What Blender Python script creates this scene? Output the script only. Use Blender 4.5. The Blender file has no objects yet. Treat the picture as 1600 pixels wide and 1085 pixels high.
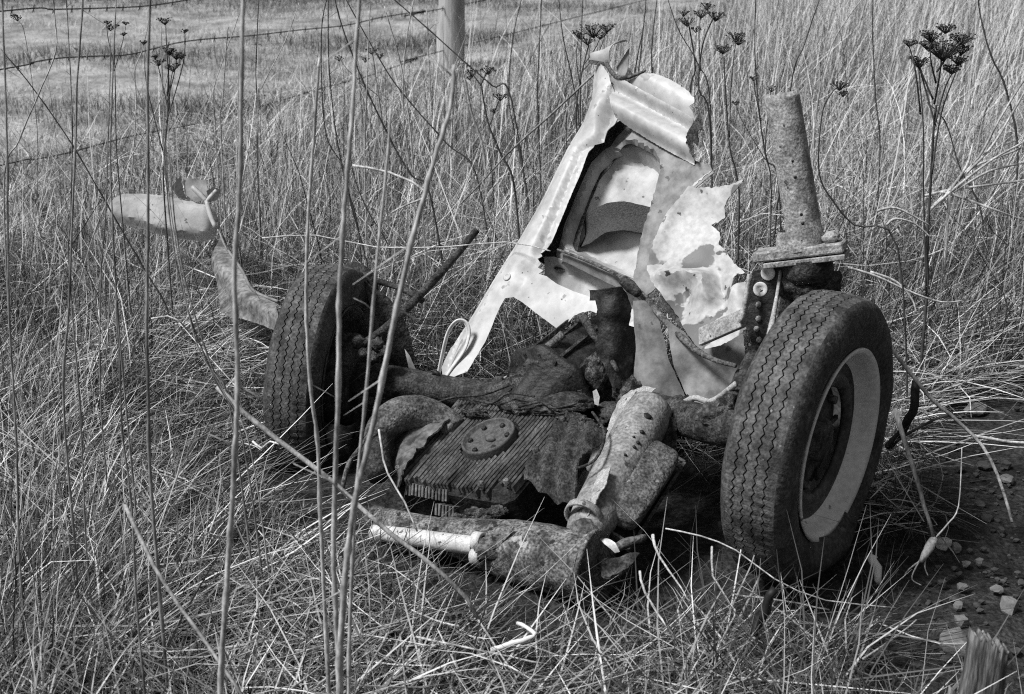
import bpy, bmesh, math, random
import numpy as np
from mathutils import Vector, Matrix, noise, geometry

# ------------------------------------------------------------------ scene, camera, light
scene = bpy.context.scene
COL = scene.collection
R = math.radians
PITCH, CAM_H, FPX = 20.0, 1.5, 1600 * 50 / 36.0
cam_d = bpy.data.cameras.new('camera'); cam = bpy.data.objects.new('camera', cam_d); COL.objects.link(cam)
cam.location = (0, 0, CAM_H); cam.rotation_euler = (R(90 - PITCH), 0, 0)
cam_d.lens = 50; cam_d.sensor_width = 36; cam_d.sensor_fit = 'HORIZONTAL'
cam_d.clip_start = .05; cam_d.clip_end = 2000
cam_d.dof.use_dof = True; cam_d.dof.focus_distance = 3.45; cam_d.dof.aperture_fstop = 8.0
scene.camera = cam

SUN_EL, SUN_AZ = 55.0, 252.0            # azimuth clockwise from +Y: light comes from the left, a little behind
world = bpy.data.worlds.new('World'); scene.world = world; world.use_nodes = True
nt = world.node_tree; nt.nodes.clear()
sky = nt.nodes.new('ShaderNodeTexSky'); sky.sky_type = 'NISHITA'; sky.sun_disc = False
sky.sun_elevation = R(SUN_EL); sky.sun_rotation = R(SUN_AZ); sky.air_density = 1.0; sky.dust_density = 3.0
bw = nt.nodes.new('ShaderNodeRGBToBW'); bg = nt.nodes.new('ShaderNodeBackground'); wo = nt.nodes.new('ShaderNodeOutputWorld')
nt.links.new(sky.outputs[0], bw.inputs[0]); nt.links.new(bw.outputs[0], bg.inputs[0]); nt.links.new(bg.outputs[0], wo.inputs[0])
bg.inputs[1].default_value = 0.06
sd = bpy.data.lights.new('sun', 'SUN'); sun = bpy.data.objects.new('sun', sd); COL.objects.link(sun)
sd.energy = 3.6; sd.angle = R(14); sd.color = (1, 1, 1)
sdir = Vector((math.sin(R(SUN_AZ)) * math.cos(R(SUN_EL)), math.cos(R(SUN_AZ)) * math.cos(R(SUN_EL)), math.sin(R(SUN_EL))))
sun.rotation_euler = sdir.to_track_quat('Z', 'Y').to_euler(); sun.location = (-3, -2, 6)
vs = scene.view_settings
vs.view_transform = 'Standard'; vs.look = 'None'; vs.gamma = 1.0; vs.exposure = 0.42; vs.use_curve_mapping = False
scene.cycles.use_denoising = False
scene.cycles.max_bounces = 5; scene.cycles.diffuse_bounces = 3
scene.cycles.pixel_filter_type = 'BLACKMAN_HARRIS'; scene.cycles.filter_width = 1.1

# ------------------------------------------------------------------ helpers
rng = np.random.default_rng(11); random.seed(11)
cp, sp = math.cos(R(PITCH)), math.sin(R(PITCH))
CAM = Vector((0, 0, CAM_H)); FW = Vector((0, cp, -sp)); RT = Vector((1, 0, 0)); UP = Vector((0, sp, cp))
def ray(px, py): return FW + RT * ((px - 800) / FPX) + UP * ((542.5 - py) / FPX)
def W(px, py, d): return CAM + ray(px, py) * d
def on_y(px, py, Y):
    r = ray(px, py); return CAM + r * (Y / r.y)
class Plane:
    def __init__(s, a, b=None, c=None, n=None):
        s.p = Vector(a)
        s.n = Vector(n).normalized() if n is not None else (Vector(b) - s.p).cross(Vector(c) - s.p).normalized()
        if s.n.dot(CAM - s.p) < 0: s.n = -s.n
    def hit(s, px, py, off=0.0):
        r = ray(px, py); t = (s.p - CAM).dot(s.n) / r.dot(s.n); return CAM + r * t + s.n * off
def vn(x, y, z=0.0): return noise.noise(Vector((x, y, z)))
def smooth(t): t = np.clip(t, 0, 1); return t * t * (3 - 2 * t)

def ground(x, y):
    x = np.asarray(x, float); y = np.asarray(y, float)
    z = .018 * np.sin(2.1 * x + .7 * y) + .015 * np.sin(1.3 * y - 2.7 * x + 1.) + .009 * np.sin(6.1 * x + 3.3 * y) + .007 * np.sin(7.7 * y - 4.1 * x)
    fade = np.exp(-((x / 30) ** 2 + ((y - 4) / 30) ** 2))
    z = z * fade
    z = z - .10 * np.exp(-(((x + .48) / .5) ** 2 + ((y - 3.5) / .5) ** 2))       # soft hollow under the far wheel
    return z
def gz(x, y): return float(ground(x, y))
FP, FD = Vector((-2.2, 6.1, 0)), Vector((.463, .886, 0))                        # fence line
def fence_side(x, y): return (x - FP.x) * .886 - (y - FP.y) * .463               # > 0: this side of the fence

def finish(o, parent=None, label=None, cat=None, group=None, kind=None):
    COL.objects.link(o)
    if parent is not None:
        o.parent = parent; o.matrix_parent_inverse = Matrix.Translation(-Vector(ABS.get(parent.name, (0, 0, 0))))
    ABS[o.name] = tuple(o.location)
    if label: o['label'] = label
    if cat: o['category'] = cat
    if group: o['group'] = group
    if kind: o['kind'] = kind
    return o
ABS = {}
def mesh_obj(name, verts, faces, mat, parent=None, smooth_=True, origin=None, **kw):
    me = bpy.data.meshes.new(name)
    if origin is not None:
        verts = [tuple(Vector(v) - Vector(origin)) for v in verts]
    me.from_pydata([tuple(v) for v in verts], [], [tuple(f) for f in faces])
    if smooth_: me.polygons.foreach_set('use_smooth', [True] * len(me.polygons))
    me.materials.append(mat); me.update()
    o = bpy.data.objects.new(name, me)
    if origin is not None: o.location = origin
    return finish(o, parent, **kw)
def empty(name, loc, **kw):
    o = bpy.data.objects.new(name, None); o.location = loc; o.empty_display_size = .05
    return finish(o, **kw)

def catmull(pts, n=4):
    pts = [Vector(p) for p in pts]
    if len(pts) < 3: return pts
    out = []
    for i in range(len(pts) - 1):
        p0 = pts[max(i - 1, 0)]; p1 = pts[i]; p2 = pts[i + 1]; p3 = pts[min(i + 2, len(pts) - 1)]
        for k in range(n):
            t = k / n
            out.append(.5 * ((2 * p1) + (p2 - p0) * t + (2 * p0 - 5 * p1 + 4 * p2 - p3) * t * t + (3 * p1 - p0 - 3 * p2 + p3) * t ** 3))
    out.append(pts[-1]); return out
def tube_geo(pts, radii, segs=8, cap=True, flat=1.0, nz=0.0, nsc=30.0):
    pts = [Vector(p) for p in pts]; V, F = [], []
    n = len(pts)
    if not hasattr(radii, '__len__'): radii = [radii] * n
    elif len(radii) != n:
        radii = list(np.interp(np.linspace(0, 1, n), np.linspace(0, 1, len(radii)), radii))
    ref = None
    for i, p in enumerate(pts):
        t = (pts[min(i + 1, n - 1)] - pts[max(i - 1, 0)]).normalized()
        if ref is None: ref = t.orthogonal().normalized()
        ref = (ref - t * ref.dot(t))
        ref = ref.normalized() if ref.length > 1e-6 else t.orthogonal().normalized()
        b = t.cross(ref)
        for k in range(segs):
            a = 2 * math.pi * k / segs
            v = p + (ref * math.cos(a) + b * math.sin(a) * flat) * radii[i]
            if nz: v = v + (v - p).normalized() * nz * noise.noise(v * nsc)
            V.append(v)
    for i in range(n - 1):
        for k in range(segs):
            F.append((i * segs + k, i * segs + (k + 1) % segs, (i + 1) * segs + (k + 1) % segs, (i + 1) * segs + k))
    if cap:
        F.append(tuple(range(segs - 1, -1, -1))); F.append(tuple(range((n - 1) * segs, n * segs)))
    return V, F
def tube(name, pts, radii, mat, parent=None, segs=8, sm=4, cap=True, flat=1.0, nz=0.0, nsc=30.0, **kw):
    if not hasattr(radii, '__len__'): radii = [radii, radii]
    V, F = tube_geo(catmull(pts, sm), list(radii), segs, cap, flat, nz, nsc)
    return mesh_obj(name, V, F, mat, parent, **kw)
def join_geo(parts):
    V, F = [], []
    for v, f in parts:
        o = len(V); V += list(v); F += [tuple(i + o for i in q) for q in f]
    return V, F
def frame(axis, hint=Vector((0, 0, 1))):
    a = Vector(axis).normalized(); u = (hint - a * hint.dot(a)).normalized(); return a, u, a.cross(u)
def lathe_geo(profile, origin, axis, segs=48, closed=False, mod=None):
    a, u, v = frame(axis); V, F = [], []; n = len(profile)
    for k in range(segs):
        t = 2 * math.pi * k / segs
        for i, (ax, r) in enumerate(profile):
            if mod: ax, r = mod(i, t, ax, r)
            V.append(Vector(origin) + a * ax + (u * math.cos(t) + v * math.sin(t)) * r)
    for k in range(segs):
        k2 = (k + 1) % segs
        for i in range(n if closed else n - 1):
            j = (i + 1) % n
            F.append((k * n + i, k * n + j, k2 * n + j, k2 * n + i))
    return V, F
def lathe(name, profile, origin, axis, mat, parent=None, segs=48, closed=False, mod=None, **kw):
    V, F = lathe_geo(profile, origin, axis, segs, closed, mod)
    return mesh_obj(name, V, F, mat, parent, **kw)
def box_geo(c, ax, hs, bev=.15):
    """box with chamfered edges: centre, three axes, half sizes"""
    bm = bmesh.new(); bmesh.ops.create_cube(bm, size=2)
    m = min(hs) * bev
    for v in bm.verts: v.co = Vector((v.co.x * hs[0], v.co.y * hs[1], v.co.z * hs[2]))
    bmesh.ops.bevel(bm, geom=list(bm.edges), offset=m, segments=1, affect='EDGES')
    V = [Vector(c) + ax[0] * v.co.x + ax[1] * v.co.y + ax[2] * v.co.z for v in bm.verts]
    bm.verts.index_update(); F = [tuple(v.index for v in f.verts) for f in bm.faces]; bm.free(); return V, F
def box(name, c, ax, hs, mat, parent=None, bev=.15, **kw):
    V, F = box_geo(c, ax, hs, bev); return mesh_obj(name, V, F, mat, parent, smooth_=False, **kw)
_ico = {}
def ico(sub):
    if sub not in _ico:
        bm = bmesh.new(); bmesh.ops.create_icosphere(bm, subdivisions=sub, radius=1); bm.verts.index_update()
        _ico[sub] = ([v.co.copy() for v in bm.verts], [tuple(v.index for v in f.verts) for f in bm.faces]); bm.free()
    return _ico[sub]
def lump_geo(c, ax, hs, sub=3, amp=.25, sc=1.6, seed=0.0):
    vs_, fs = ico(sub); V = []
    for v in vs_:
        k = 1 + amp * noise.fractal(v * sc + Vector((seed, seed * 1.7, 0)), 1.0, 2.0, 4)
        V.append(Vector(c) + (ax[0] * v.x * hs[0] + ax[1] * v.y * hs[1] + ax[2] * v.z * hs[2]) * k)
    return V, list(fs)
def lump(name, c, ax, hs, mat, parent=None, sub=3, amp=.25, sc=1.6, seed=0.0, smooth_=True, **kw):
    V, F = lump_geo(c, ax, hs, sub, amp, sc, seed); return mesh_obj(name, V, F, mat, parent, smooth_=smooth_, **kw)
XYZ = (Vector((1, 0, 0)), Vector((0, 1, 0)), Vector((0, 0, 1)))

def inside(poly, x, y):
    x = np.asarray(x, float); y = np.asarray(y, float); c = np.zeros(x.shape, bool); n = len(poly)
    for i in range(n):
        x1, y1 = poly[i]; x2, y2 = poly[i - 1]
        if y1 == y2: continue
        c ^= ((y1 > y) != (y2 > y)) & (x < (x2 - x1) * (y - y1) / (y2 - y1) + x1)
    return c
def dist_line(pts, x, y, closed=False):
    d = np.full(np.shape(x), 1e9); P = list(pts) + ([pts[0]] if closed else [])
    for (x1, y1), (x2, y2) in zip(P[:-1], P[1:]):
        dx, dy = x2 - x1, y2 - y1; L = dx * dx + dy * dy + 1e-9
        t = np.clip(((x - x1) * dx + (y - y1) * dy) / L, 0, 1)
        d = np.minimum(d, np.hypot(x - x1 - t * dx, y - y1 - t * dy))
    return d
def densify(poly, step, jag=0.0, closed=True):
    out = []; n = len(poly)
    for i in range(n if closed else n - 1):
        a = poly[i]; b = poly[(i + 1) % n]; L = math.hypot(b[0] - a[0], b[1] - a[1]); k = max(1, int(L / step))
        for j in range(k):
            t = j / k; out.append((a[0] + (b[0] - a[0]) * t + random.uniform(-jag, jag), a[1] + (b[1] - a[1]) * t + random.uniform(-jag, jag)))
    return out
def sheet(name, outline, plane, relief, mat, parent=None, step=7, holes=(), jag=0.0, th=.0018, sm=True, **kw):
    """a bent metal sheet: outline laid out on its plane, pressed out of it by relief(x, y) metres"""
    ol = densify(outline, step * .7, jag); hl = [densify(h, step * .7, jag) for h in holes]
    allp = list(ol); edges = [(i, (i + 1) % len(ol)) for i in range(len(ol))]
    for h in hl:
        o = len(allp); allp += h; edges += [(o + i, o + (i + 1) % len(h)) for i in range(len(h))]
    xs = [p[0] for p in ol]; ys = [p[1] for p in ol]
    gx, gy = np.meshgrid(np.arange(min(xs), max(xs), step), np.arange(min(ys), max(ys), step))
    gx = gx.ravel() + rng.uniform(-.2, .2, gx.size) * step; gy = gy.ravel() + rng.uniform(-.2, .2, gy.size) * step
    ok = inside(ol, gx, gy) & (dist_line(ol, gx, gy, True) > step * .45)
    for h in hl: ok &= ~inside(h, gx, gy) & (dist_line(h, gx, gy, True) > step * .45)
    allp += list(zip(gx[ok], gy[ok]))
    res = geometry.delaunay_2d_cdt([Vector(p) for p in allp], edges, [], 0, 1e-4)
    P2 = np.array([tuple(v) for v in res[0]]); T = res[2]
    cx = np.array([P2[list(f)].mean(0) for f in T])
    keep = inside(ol, cx[:, 0], cx[:, 1])
    for h in hl: keep &= ~inside(h, cx[:, 0], cx[:, 1])
    F = [tuple(f) for f, k in zip(T, keep) if k]
    rel = np.zeros(len(P2)) + (relief(P2[:, 0], P2[:, 1]) if relief is not None else 0)
    V = [plane.hit(P2[i, 0], P2[i, 1], float(rel[i])) for i in range(len(P2))]
    used = sorted({i for f in F for i in f}); mp = {u: i for i, u in enumerate(used)}
    o = mesh_obj(name, [V[u] for u in used], [tuple(mp[i] for i in f) for f in F], mat, parent, smooth_=sm, **kw)
    m = o.modifiers.new('solid', 'SOLIDIFY'); m.thickness = th; m.offset = 0
    e = o.modifiers.new('crisp', 'EDGE_SPLIT'); e.split_angle = R(35)
    return o
def nz2(x, y, sc, seed=0.0): return np.array([vn(a * sc, b * sc, seed) for a, b in zip(x, y)])

# ------------------------------------------------------------------ materials (black and white, as the film saw it)
def material(name, lo, hi, scale=12, contrast=(.35, .65), rough=.7, bump=.0, bscale=60, spots=None, metal=0.0, streak=None, detail=6, grain=.0):
    m = bpy.data.materials.new(name); m.use_nodes = True; t = m.node_tree; n = t.nodes; b = n['Principled BSDF']
    tc = n.new('ShaderNodeTexCoord'); mp = n.new('ShaderNodeMapping'); t.links.new(tc.outputs['Object'], mp.inputs[0])
    if streak: mp.inputs['Scale'].default_value = streak
    no = n.new('ShaderNodeTexNoise'); no.inputs['Scale'].default_value = scale; no.inputs['Detail'].default_value = detail; no.inputs['Roughness'].default_value = .62
    t.links.new(mp.outputs[0], no.inputs['Vector'])
    cr = n.new('ShaderNodeValToRGB'); e = cr.color_ramp.elements
    e[0].position, e[1].position = contrast; e[0].color = (lo, lo, lo, 1); e[1].color = (hi, hi, hi, 1)
    t.links.new(no.outputs[0], cr.inputs[0]); out = cr.outputs[0]
    if grain:
        ng = n.new('ShaderNodeTexNoise'); ng.inputs['Scale'].default_value = scale * 7; ng.inputs['Detail'].default_value = 3; t.links.new(mp.outputs[0], ng.inputs['Vector'])
        mr = n.new('ShaderNodeMapRange'); mr.inputs[1].default_value = .35; mr.inputs[2].default_value = .65; mr.inputs[3].default_value = 1 - grain; mr.inputs[4].default_value = 1 + grain
        t.links.new(ng.outputs[0], mr.inputs[0])
        mm = n.new('ShaderNodeVectorMath'); mm.operation = 'SCALE'; t.links.new(out, mm.inputs[0]); t.links.new(mr.outputs[0], mm.inputs['Scale']); out = mm.outputs[0]
    for (v, th, sc) in (spots or ()):
        n2 = n.new('ShaderNodeTexNoise'); n2.inputs['Scale'].default_value = sc; n2.inputs['Detail'].default_value = 4; t.links.new(mp.outputs[0], n2.inputs['Vector'])
        r2 = n.new('ShaderNodeValToRGB'); r2.color_ramp.elements[0].position = th; r2.color_ramp.elements[1].position = th + .025
        t.links.new(n2.outputs[0], r2.inputs[0])
        mx = n.new('ShaderNodeMix'); mx.data_type = 'RGBA'; t.links.new(r2.outputs[0], mx.inputs[0]); t.links.new(out, mx.inputs[6]); mx.inputs[7].default_value = (v, v, v, 1)
        out = mx.outputs[2]
    t.links.new(out, b.inputs['Base Color']); b.inputs['Roughness'].default_value = rough; b.inputs['Metallic'].default_value = metal
    b.inputs['Specular IOR Level'].default_value = .35
    if bump:
        n3 = n.new('ShaderNodeTexNoise'); n3.inputs['Scale'].default_value = bscale; n3.inputs['Detail'].default_value = 5; t.links.new(mp.outputs[0], n3.inputs['Vector'])
        bp = n.new('ShaderNodeBump'); bp.inputs['Strength'].default_value = 1; bp.inputs['Distance'].default_value = bump
        t.links.new(n3.outputs[0], bp.inputs['Height']); t.links.new(bp.outputs[0], b.inputs['Normal'])
    return m
def grass_material(name, stops, rough=.55):
    m = bpy.data.materials.new(name); m.use_nodes = True; t = m.node_tree; n = t.nodes; b = n['Principled BSDF']
    at = n.new('ShaderNodeAttribute'); at.attribute_name = 'tint'
    cr = n.new('ShaderNodeValToRGB'); e = cr.color_ramp.elements
    while len(e) < len(stops): e.new(.5)
    for el, (p, v) in zip(e, stops): el.position = p; el.color = (v, v, v, 1)
    t.links.new(at.outputs['Fac'], cr.inputs[0]); t.links.new(cr.outputs[0], b.inputs['Base Color'])
    b.inputs['Roughness'].default_value = rough; b.inputs['Specular IOR Level'].default_value = .3
    return m
M = dict(
    paint=material('white_body_paint', .33, .49, 6, (.36, .62), .45, .0002, 40, spots=((.06, .70, 70), (.24, .68, 24), (.28, .66, 9)), grain=.10),
    paint_worn=material('worn_body_paint', .11, .26, 26, (.35, .65), .6, .0006, 120, spots=((.08, .68, 34),)),
    peel=material('peeling_paint', .31, .45, 10, (.3, .7), .5, .0006, 60, spots=((.12, .57, 11), (.05, .65, 34)), grain=.15),
    pan=material('dusty_pan_paint', .24, .48, 9, (.38, .62), .6, .001, 60, spots=((.12, .68, 42),)),
    rust_dark=material('dark_rust', .010, .075, 30, (.38, .68), .85, .006, 90, grain=.7),
    rust=material('rust', .03, .16, 24, (.36, .66), .85, .005, 110, spots=((.30, .69, 60),), grain=.6),
    rust_pale=material('pale_rusted_steel', .20, .40, 30, (.35, .65), .7, .002, 140, spots=((.05, .67, 38),), grain=.3),
    muffler=material('scaly_muffler_rust', .03, .20, 26, (.38, .64), .8, .005, 70, spots=((.34, .65, 22), (.012, .65, 34)), grain=.7),
    oil=material('oily_black_metal', .006, .035, 40, (.4, .7), .6, .004, 80, grain=.5),
    grime=material('caked_grime', .010, .10, 60, (.42, .68), .95, .010, 70, grain=.8),
    fin=material('dirty_cast_fins', .03, .19, 14, (.36, .64), .8, .002, 120, spots=((.40, .74, 90),), grain=.3),
    plate=material('cast_cover_plate', .04, .10, 120, (.35, .65), .75, .001, 200, grain=.4),
    rubber=material('tyre_rubber', .024, .075, 16, (.35, .7), .75, .002, 180, spots=((.10, .66, 48),), grain=.5),
    rubber_dusty=material('dusty_tread_rubber', .025, .115, 20, (.36, .66), .8, .002, 200, spots=((.22, .69, 60),), grain=.5),
    rim=material('rim_paint', .025, .09, 14, (.35, .65), .55, .001, 90, spots=((.02, .66, 30),), grain=.4),
    rim_lip=material('pale_rim_lip', .62, .80, 14, (.3, .7), .35, .0006, 90, spots=((.2, .68, 30),), grain=.1),
    drum=material('brake_drum', .012, .09, 40, (.4, .68), .8, .003, 100, grain=.6),
    tube=material('rusted_tube', .14, .36, 30, (.36, .64), .8, .003, 120, spots=((.05, .70, 44),), grain=.4),
    fender=material('grey_fender', .07, .26, 12, (.35, .65), .7, .001, 90, spots=((.05, .66, 30),), grain=.4),
    heater=material('mottled_heater_pipe', .11, .29, 22, (.35, .65), .75, .002, 140, spots=((.04, .68, 38), (.40, .67, 18)), grain=.35),
    chrome=material('pale_tailpipe', .45, .66, 40, (.35, .65), .45, .0006, 120, spots=((.1, .68, 50),), grain=.15),
    strap=material('felt_strap', .03, .075, 160, (.3, .7), .95, .004, 260, grain=.6),
    black=material('black_rubber', .008, .02, 40, (.4, .7), .6, .001, 90),
    hose=material('pale_cable', .5, .68, 30, (.4, .6), .5),
    soil=material('dark_soil', .008, .05, 14, (.35, .72), .95, .03, 50, spots=((.12, .70, 60),), grain=.7),
    pasture=material('pasture_ground', .14, .40, 3.2, (.35, .68), .95, .03, 22),
    stone=material('field_stone', .09, .24, 18, (.35, .65), .85, .004, 60),
    stone_dark=material('dark_stone', .03, .085, 18, (.35, .65), .9, .004, 60),
    stone_pale=material('pale_stone', .42, .6, 20, (.35, .65), .8, .003, 60),
    wood=material('weathered_stake', .05, .30, 60, (.38, .66), .9, .006, 90, streak=(1, 1, .10), grain=.4),
    post=material('fence_post_wood', .26, .50, 14, (.35, .65), .9, .004, 40, streak=(1, 1, .15)),
    wire=material('barbed_wire', .03, .07, 60, (.35, .65), .7),
    stem_pale=material('pale_dry_stalk', .22, .56, 30, (.36, .62), .75, .0012, 160, streak=(1, 1, .35), grain=.3),
    stem_mid=material('grey_dry_stalk', .09, .32, 30, (.36, .62), .75, .0012, 160, streak=(1, 1, .35), grain=.3),
    stem_dark=material('dark_dry_stalk', .035, .10, 18, (.35, .65), .75),
    seed=material('dark_seed_head', .02, .11, 60, (.35, .65), .9),
    white=material('bleached_stalk', .6, .75, 30, (.35, .65), .7),
)
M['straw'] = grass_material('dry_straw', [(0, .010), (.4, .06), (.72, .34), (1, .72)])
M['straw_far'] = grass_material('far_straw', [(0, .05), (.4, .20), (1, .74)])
M['turf'] = grass_material('pasture_turf', [(0, .06), (.4, .30), (1, .58)])

# ------------------------------------------------------------------ ground
def axis_coords(lo, hi, step, far):
    a = list(np.arange(lo, hi + step / 2, step)); k = step
    while a[-1] < far: k *= 1.35; a.append(a[-1] + k)
    k = step
    while a[0] > -far: k *= 1.35; a.insert(0, a[0] - k)
    return np.array(a)
gx = axis_coords(-5, 5, .06, 400); gy = axis_coords(.4, 12, .06, 400)
GX, GY = np.meshgrid(gx, gy)
GZ = ground(GX, GY)
near = (np.abs(GX) < 5.2) & (GY > 0) & (GY < 13)
fine = np.array([noise.fractal(Vector((x * 3.5, y * 3.5, 0)), 1, 2, 4) if q else 0 for x, y, q in zip(GX.ravel(), GY.ravel(), near.ravel())]).reshape(GX.shape)
GZ = GZ + fine * .012 - .004
nx, ny = len(gx), len(gy)
gv = np.stack([GX.ravel(), GY.ravel(), GZ.ravel()], 1)
gf = [(j * nx + i, j * nx + i + 1, (j + 1) * nx + i + 1, (j + 1) * nx + i) for j in range(ny - 1) for i in range(nx - 1)]
mesh_obj('ground', gv, gf, M['soil'], kind='structure')
pv, pf = [], []                                                                 # pasture beyond the fence line
us = np.concatenate([np.arange(-8, 14, .4), np.array([18, 26, 40, 70, 120, 220])]); us = np.concatenate([-np.array([300, 160, 80, 40, 20, 12]), us])
ws = np.concatenate([np.arange(-.35, 10, .4), np.array([12, 16, 24, 40, 80, 160, 300])])
for w_ in ws:
    for u in us:
        p = FP + FD * float(u) + Vector((-.886, .463, 0)) * float(w_)
        pv.append((p.x, p.y, gz(p.x, p.y) + .016 + .012 * noise.noise(Vector((p.x * .9, p.y * .9, 3)))))
nu = len(us)
pf = [(j * nu + i, (j + 1) * nu + i, (j + 1) * nu + i + 1, j * nu + i + 1) for j in range(len(ws) - 1) for i in range(nu - 1)]
mesh_obj('pasture', pv, pf, M['pasture'], kind='structure')

# ------------------------------------------------------------------ the wreck
AX = Vector((.77, -.64, 0)).normalized()                        # along the axle, towards the near wheel
FR = Vector((.64, .77, 0)).normalized()                         # towards the car's nose
TL = R(20)
E3 = Vector((-.35, -.17, .92)).normalized(); E2 = (FR - E3 * FR.dot(E3)).normalized(); E1 = E2.cross(E3).normalized()      # the engine lies tilted towards the far wheel
wreck = empty('car_wreck', (.15, 3.1, gz(.15, 3.1)),
              label='overturned rear end of a scrapped car with two wheels, engine and torn white bodywork', cat='car wreck')

# --- wheels
def zig(t, n): 
    s = (t * n / (2 * math.pi)) % 1.0
    return 1 - 4 * abs(s - .5)
def make_wheel(c, axis, sc=1.0, hub=True):
    """c: middle of the tyre, axis: outwards"""
    Ro, Ri, Wd = .322 * sc, .205 * sc, .076 * sc
    axis = Vector(axis).normalized()
    # tyre: inner bead -> sidewall -> ribbed tread -> sidewall -> bead
    prof = [(-.058, .205), (-.066, .220), (-.074, .245), (-.077, .268), (-.073, .289), (-.066, .304)]
    side_l = [(a * sc, r * sc) for a, r in prof]
    tread, kinds = [], []
    edges = [-.056, -.034, -.0115, .0115, .034, .056]
    for i in range(5):
        a0, a1 = edges[i], edges[i + 1]
        def crown(x): return .3225 - .0075 * (x / .056) ** 2
        g = .0016
        tread += [(a0 + (g if i else 0), crown(a0)), (a1 - (g if i < 4 else 0), crown(a1))]; kinds += ['g' if i else 's', 'g' if i < 4 else 's']
        if i < 4:
            tread += [(a1 - g * .8, crown(a1) - .010), (a1 + g * .8, crown(a1) - .010)]; kinds += ['g', 'g']
    tread = [(a * sc, r * sc) for a, r in tread]
    side_r = [(-a, r) for a, r in reversed(side_l)]
    P = side_l + tread + side_r; n0 = len(side_l); n1 = n0 + len(tread)
    NZ = 98
    def mod(i, t, a, r):
        if n0 <= i < n1 and kinds[i - n0] == 'g': a += .0030 * sc * zig(t, NZ)
        if i in (n0 - 1, n1): r -= (.0035 if (t * 150 / (2 * math.pi)) % 1 < .5 else 0) * sc       # shoulder serrations
        if n0 <= i < n1: r -= .006 * sc * max(0, vn(math.cos(t) * 5, math.sin(t) * 5, a * 30)) 
        else: a += .0035 * sc * vn(math.cos(t) * 3, math.sin(t) * 3, i * .4)
        sag = math.cos(t)                                                                          # t = 0 is the top
        if sag < -.85: q_ = (-.85 - sag); r -= q_ * .20 * sc * (r - .2 * sc) / (.12 * sc); a *= 1 + q_ * 2.2                   # flattened on the ground
        return a, r
    V, F = lathe_geo(P, c, axis, 392, False, mod)
    rim_prof = [(-.064, .214), (-.068, .209), (-.060, .203), (-.045, .198), (-.02, .178), (.012, .178), (.034, .196), (.052, .200), (.060, .207), (.068, .216), (.072, .212), (.066, .202), (.052, .194), (.040, .190), (.026, .176), (.018, .160), (.030, .150), (.036, .138), (.028, .122), (.022, .118), (.016, .122), (.022, .138), (.012, .156), (-.02, .172), (-.05, .194), (-.06, .200)]
    rim = lathe('wheel', [(a * sc, r * sc) for a, r in rim_prof], c, axis, M['rim'], wreck, 72, True)
    me = rim.data; me.materials.append(M['rim_lip']); np_ = len(rim_prof)
    for p in me.polygons:
        if p.index % np_ in (8, 9, 10, 11, 12, 13): p.material_index = 1
    ty = mesh_obj('tyre', V, F, M['rubber'], rim)
    ty.data.materials.append(M['rubber_dusty'])
    npf = len(P) - 1
    for p in ty.data.polygons:
        i = p.index % npf
        if n0 <= i < n1 - 1: p.material_index = 1
        if n0 <= i < n1 - 1: p.use_smooth = False
    dr = lathe('brake_drum', [(-.075 * sc, .03), (-.075 * sc, .128 * sc), (-.06 * sc, .134 * sc), (-.01 * sc, .132 * sc), (-.002 * sc, .126 * sc), (.004 * sc, .09 * sc), (.002 * sc, .055 * sc), (.03 * sc, .046 * sc), (.034 * sc, .04 * sc), (.034 * sc, .001)], c, axis, M['drum'], rim, 48)
    a, u, v = frame(axis)
    for k in range(5):
        t = 2 * math.pi * (k + .3) / 5
        q = Vector(c) + (u * math.cos(t) + v * math.sin(t)) * .103 * sc + a * .004 * sc
        lathe('lug_bolt', [(-.004, .010), (.012, .010), (.014, .008), (.014, .001)], q, a, M['rust'], rim, 6)
    for k in range(5):
        t = 2 * math.pi * (k + .8) / 5
        q = Vector(c) + (u * math.cos(t) + v * math.sin(t)) * .108 * sc + a * .006 * sc
        box('rib', q, (a, (u * math.cos(t) + v * math.sin(t)), (v * math.cos(t) - u * math.sin(t))), (.004, .016, .005), M['drum'], rim)
    return rim
cR = W(1268, 684, 2.98); nR = Vector((.828, -.560, -.03))
make_wheel(cR, nR, .965)['label'] = 'near wheel with pale rim lip and open hub facing out'
cL = W(508, 588, 3.82); nL = Vector((-.975, .215, .04))
make_wheel(cL, nL, .935)['label'] = 'far wheel with zigzag tread, its inner side turned to the engine'

# --- engine, lying on its back: crankcase, fins, cover plate
ENG = Plane(W(763, 683, 3.26), n=E3)
EO = ENG.p
def eng(px, py, off=0.0): return ENG.hit(px, py, off)
def uv(p): return (p - EO).dot(E1), (p - EO).dot(E2)
def epos(u, v, w=0.0): return EO + E1 * u + E2 * v + E3 * w
u0, u1, v0, v1 = -.20, .17, -.17, .13
case = box('crankcase', epos((u0 + u1) / 2, -.02, -.08), (E1, E2, E3), ((u1 - u0) / 2, .145, .062), M['oil'], wreck, .3)
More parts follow.
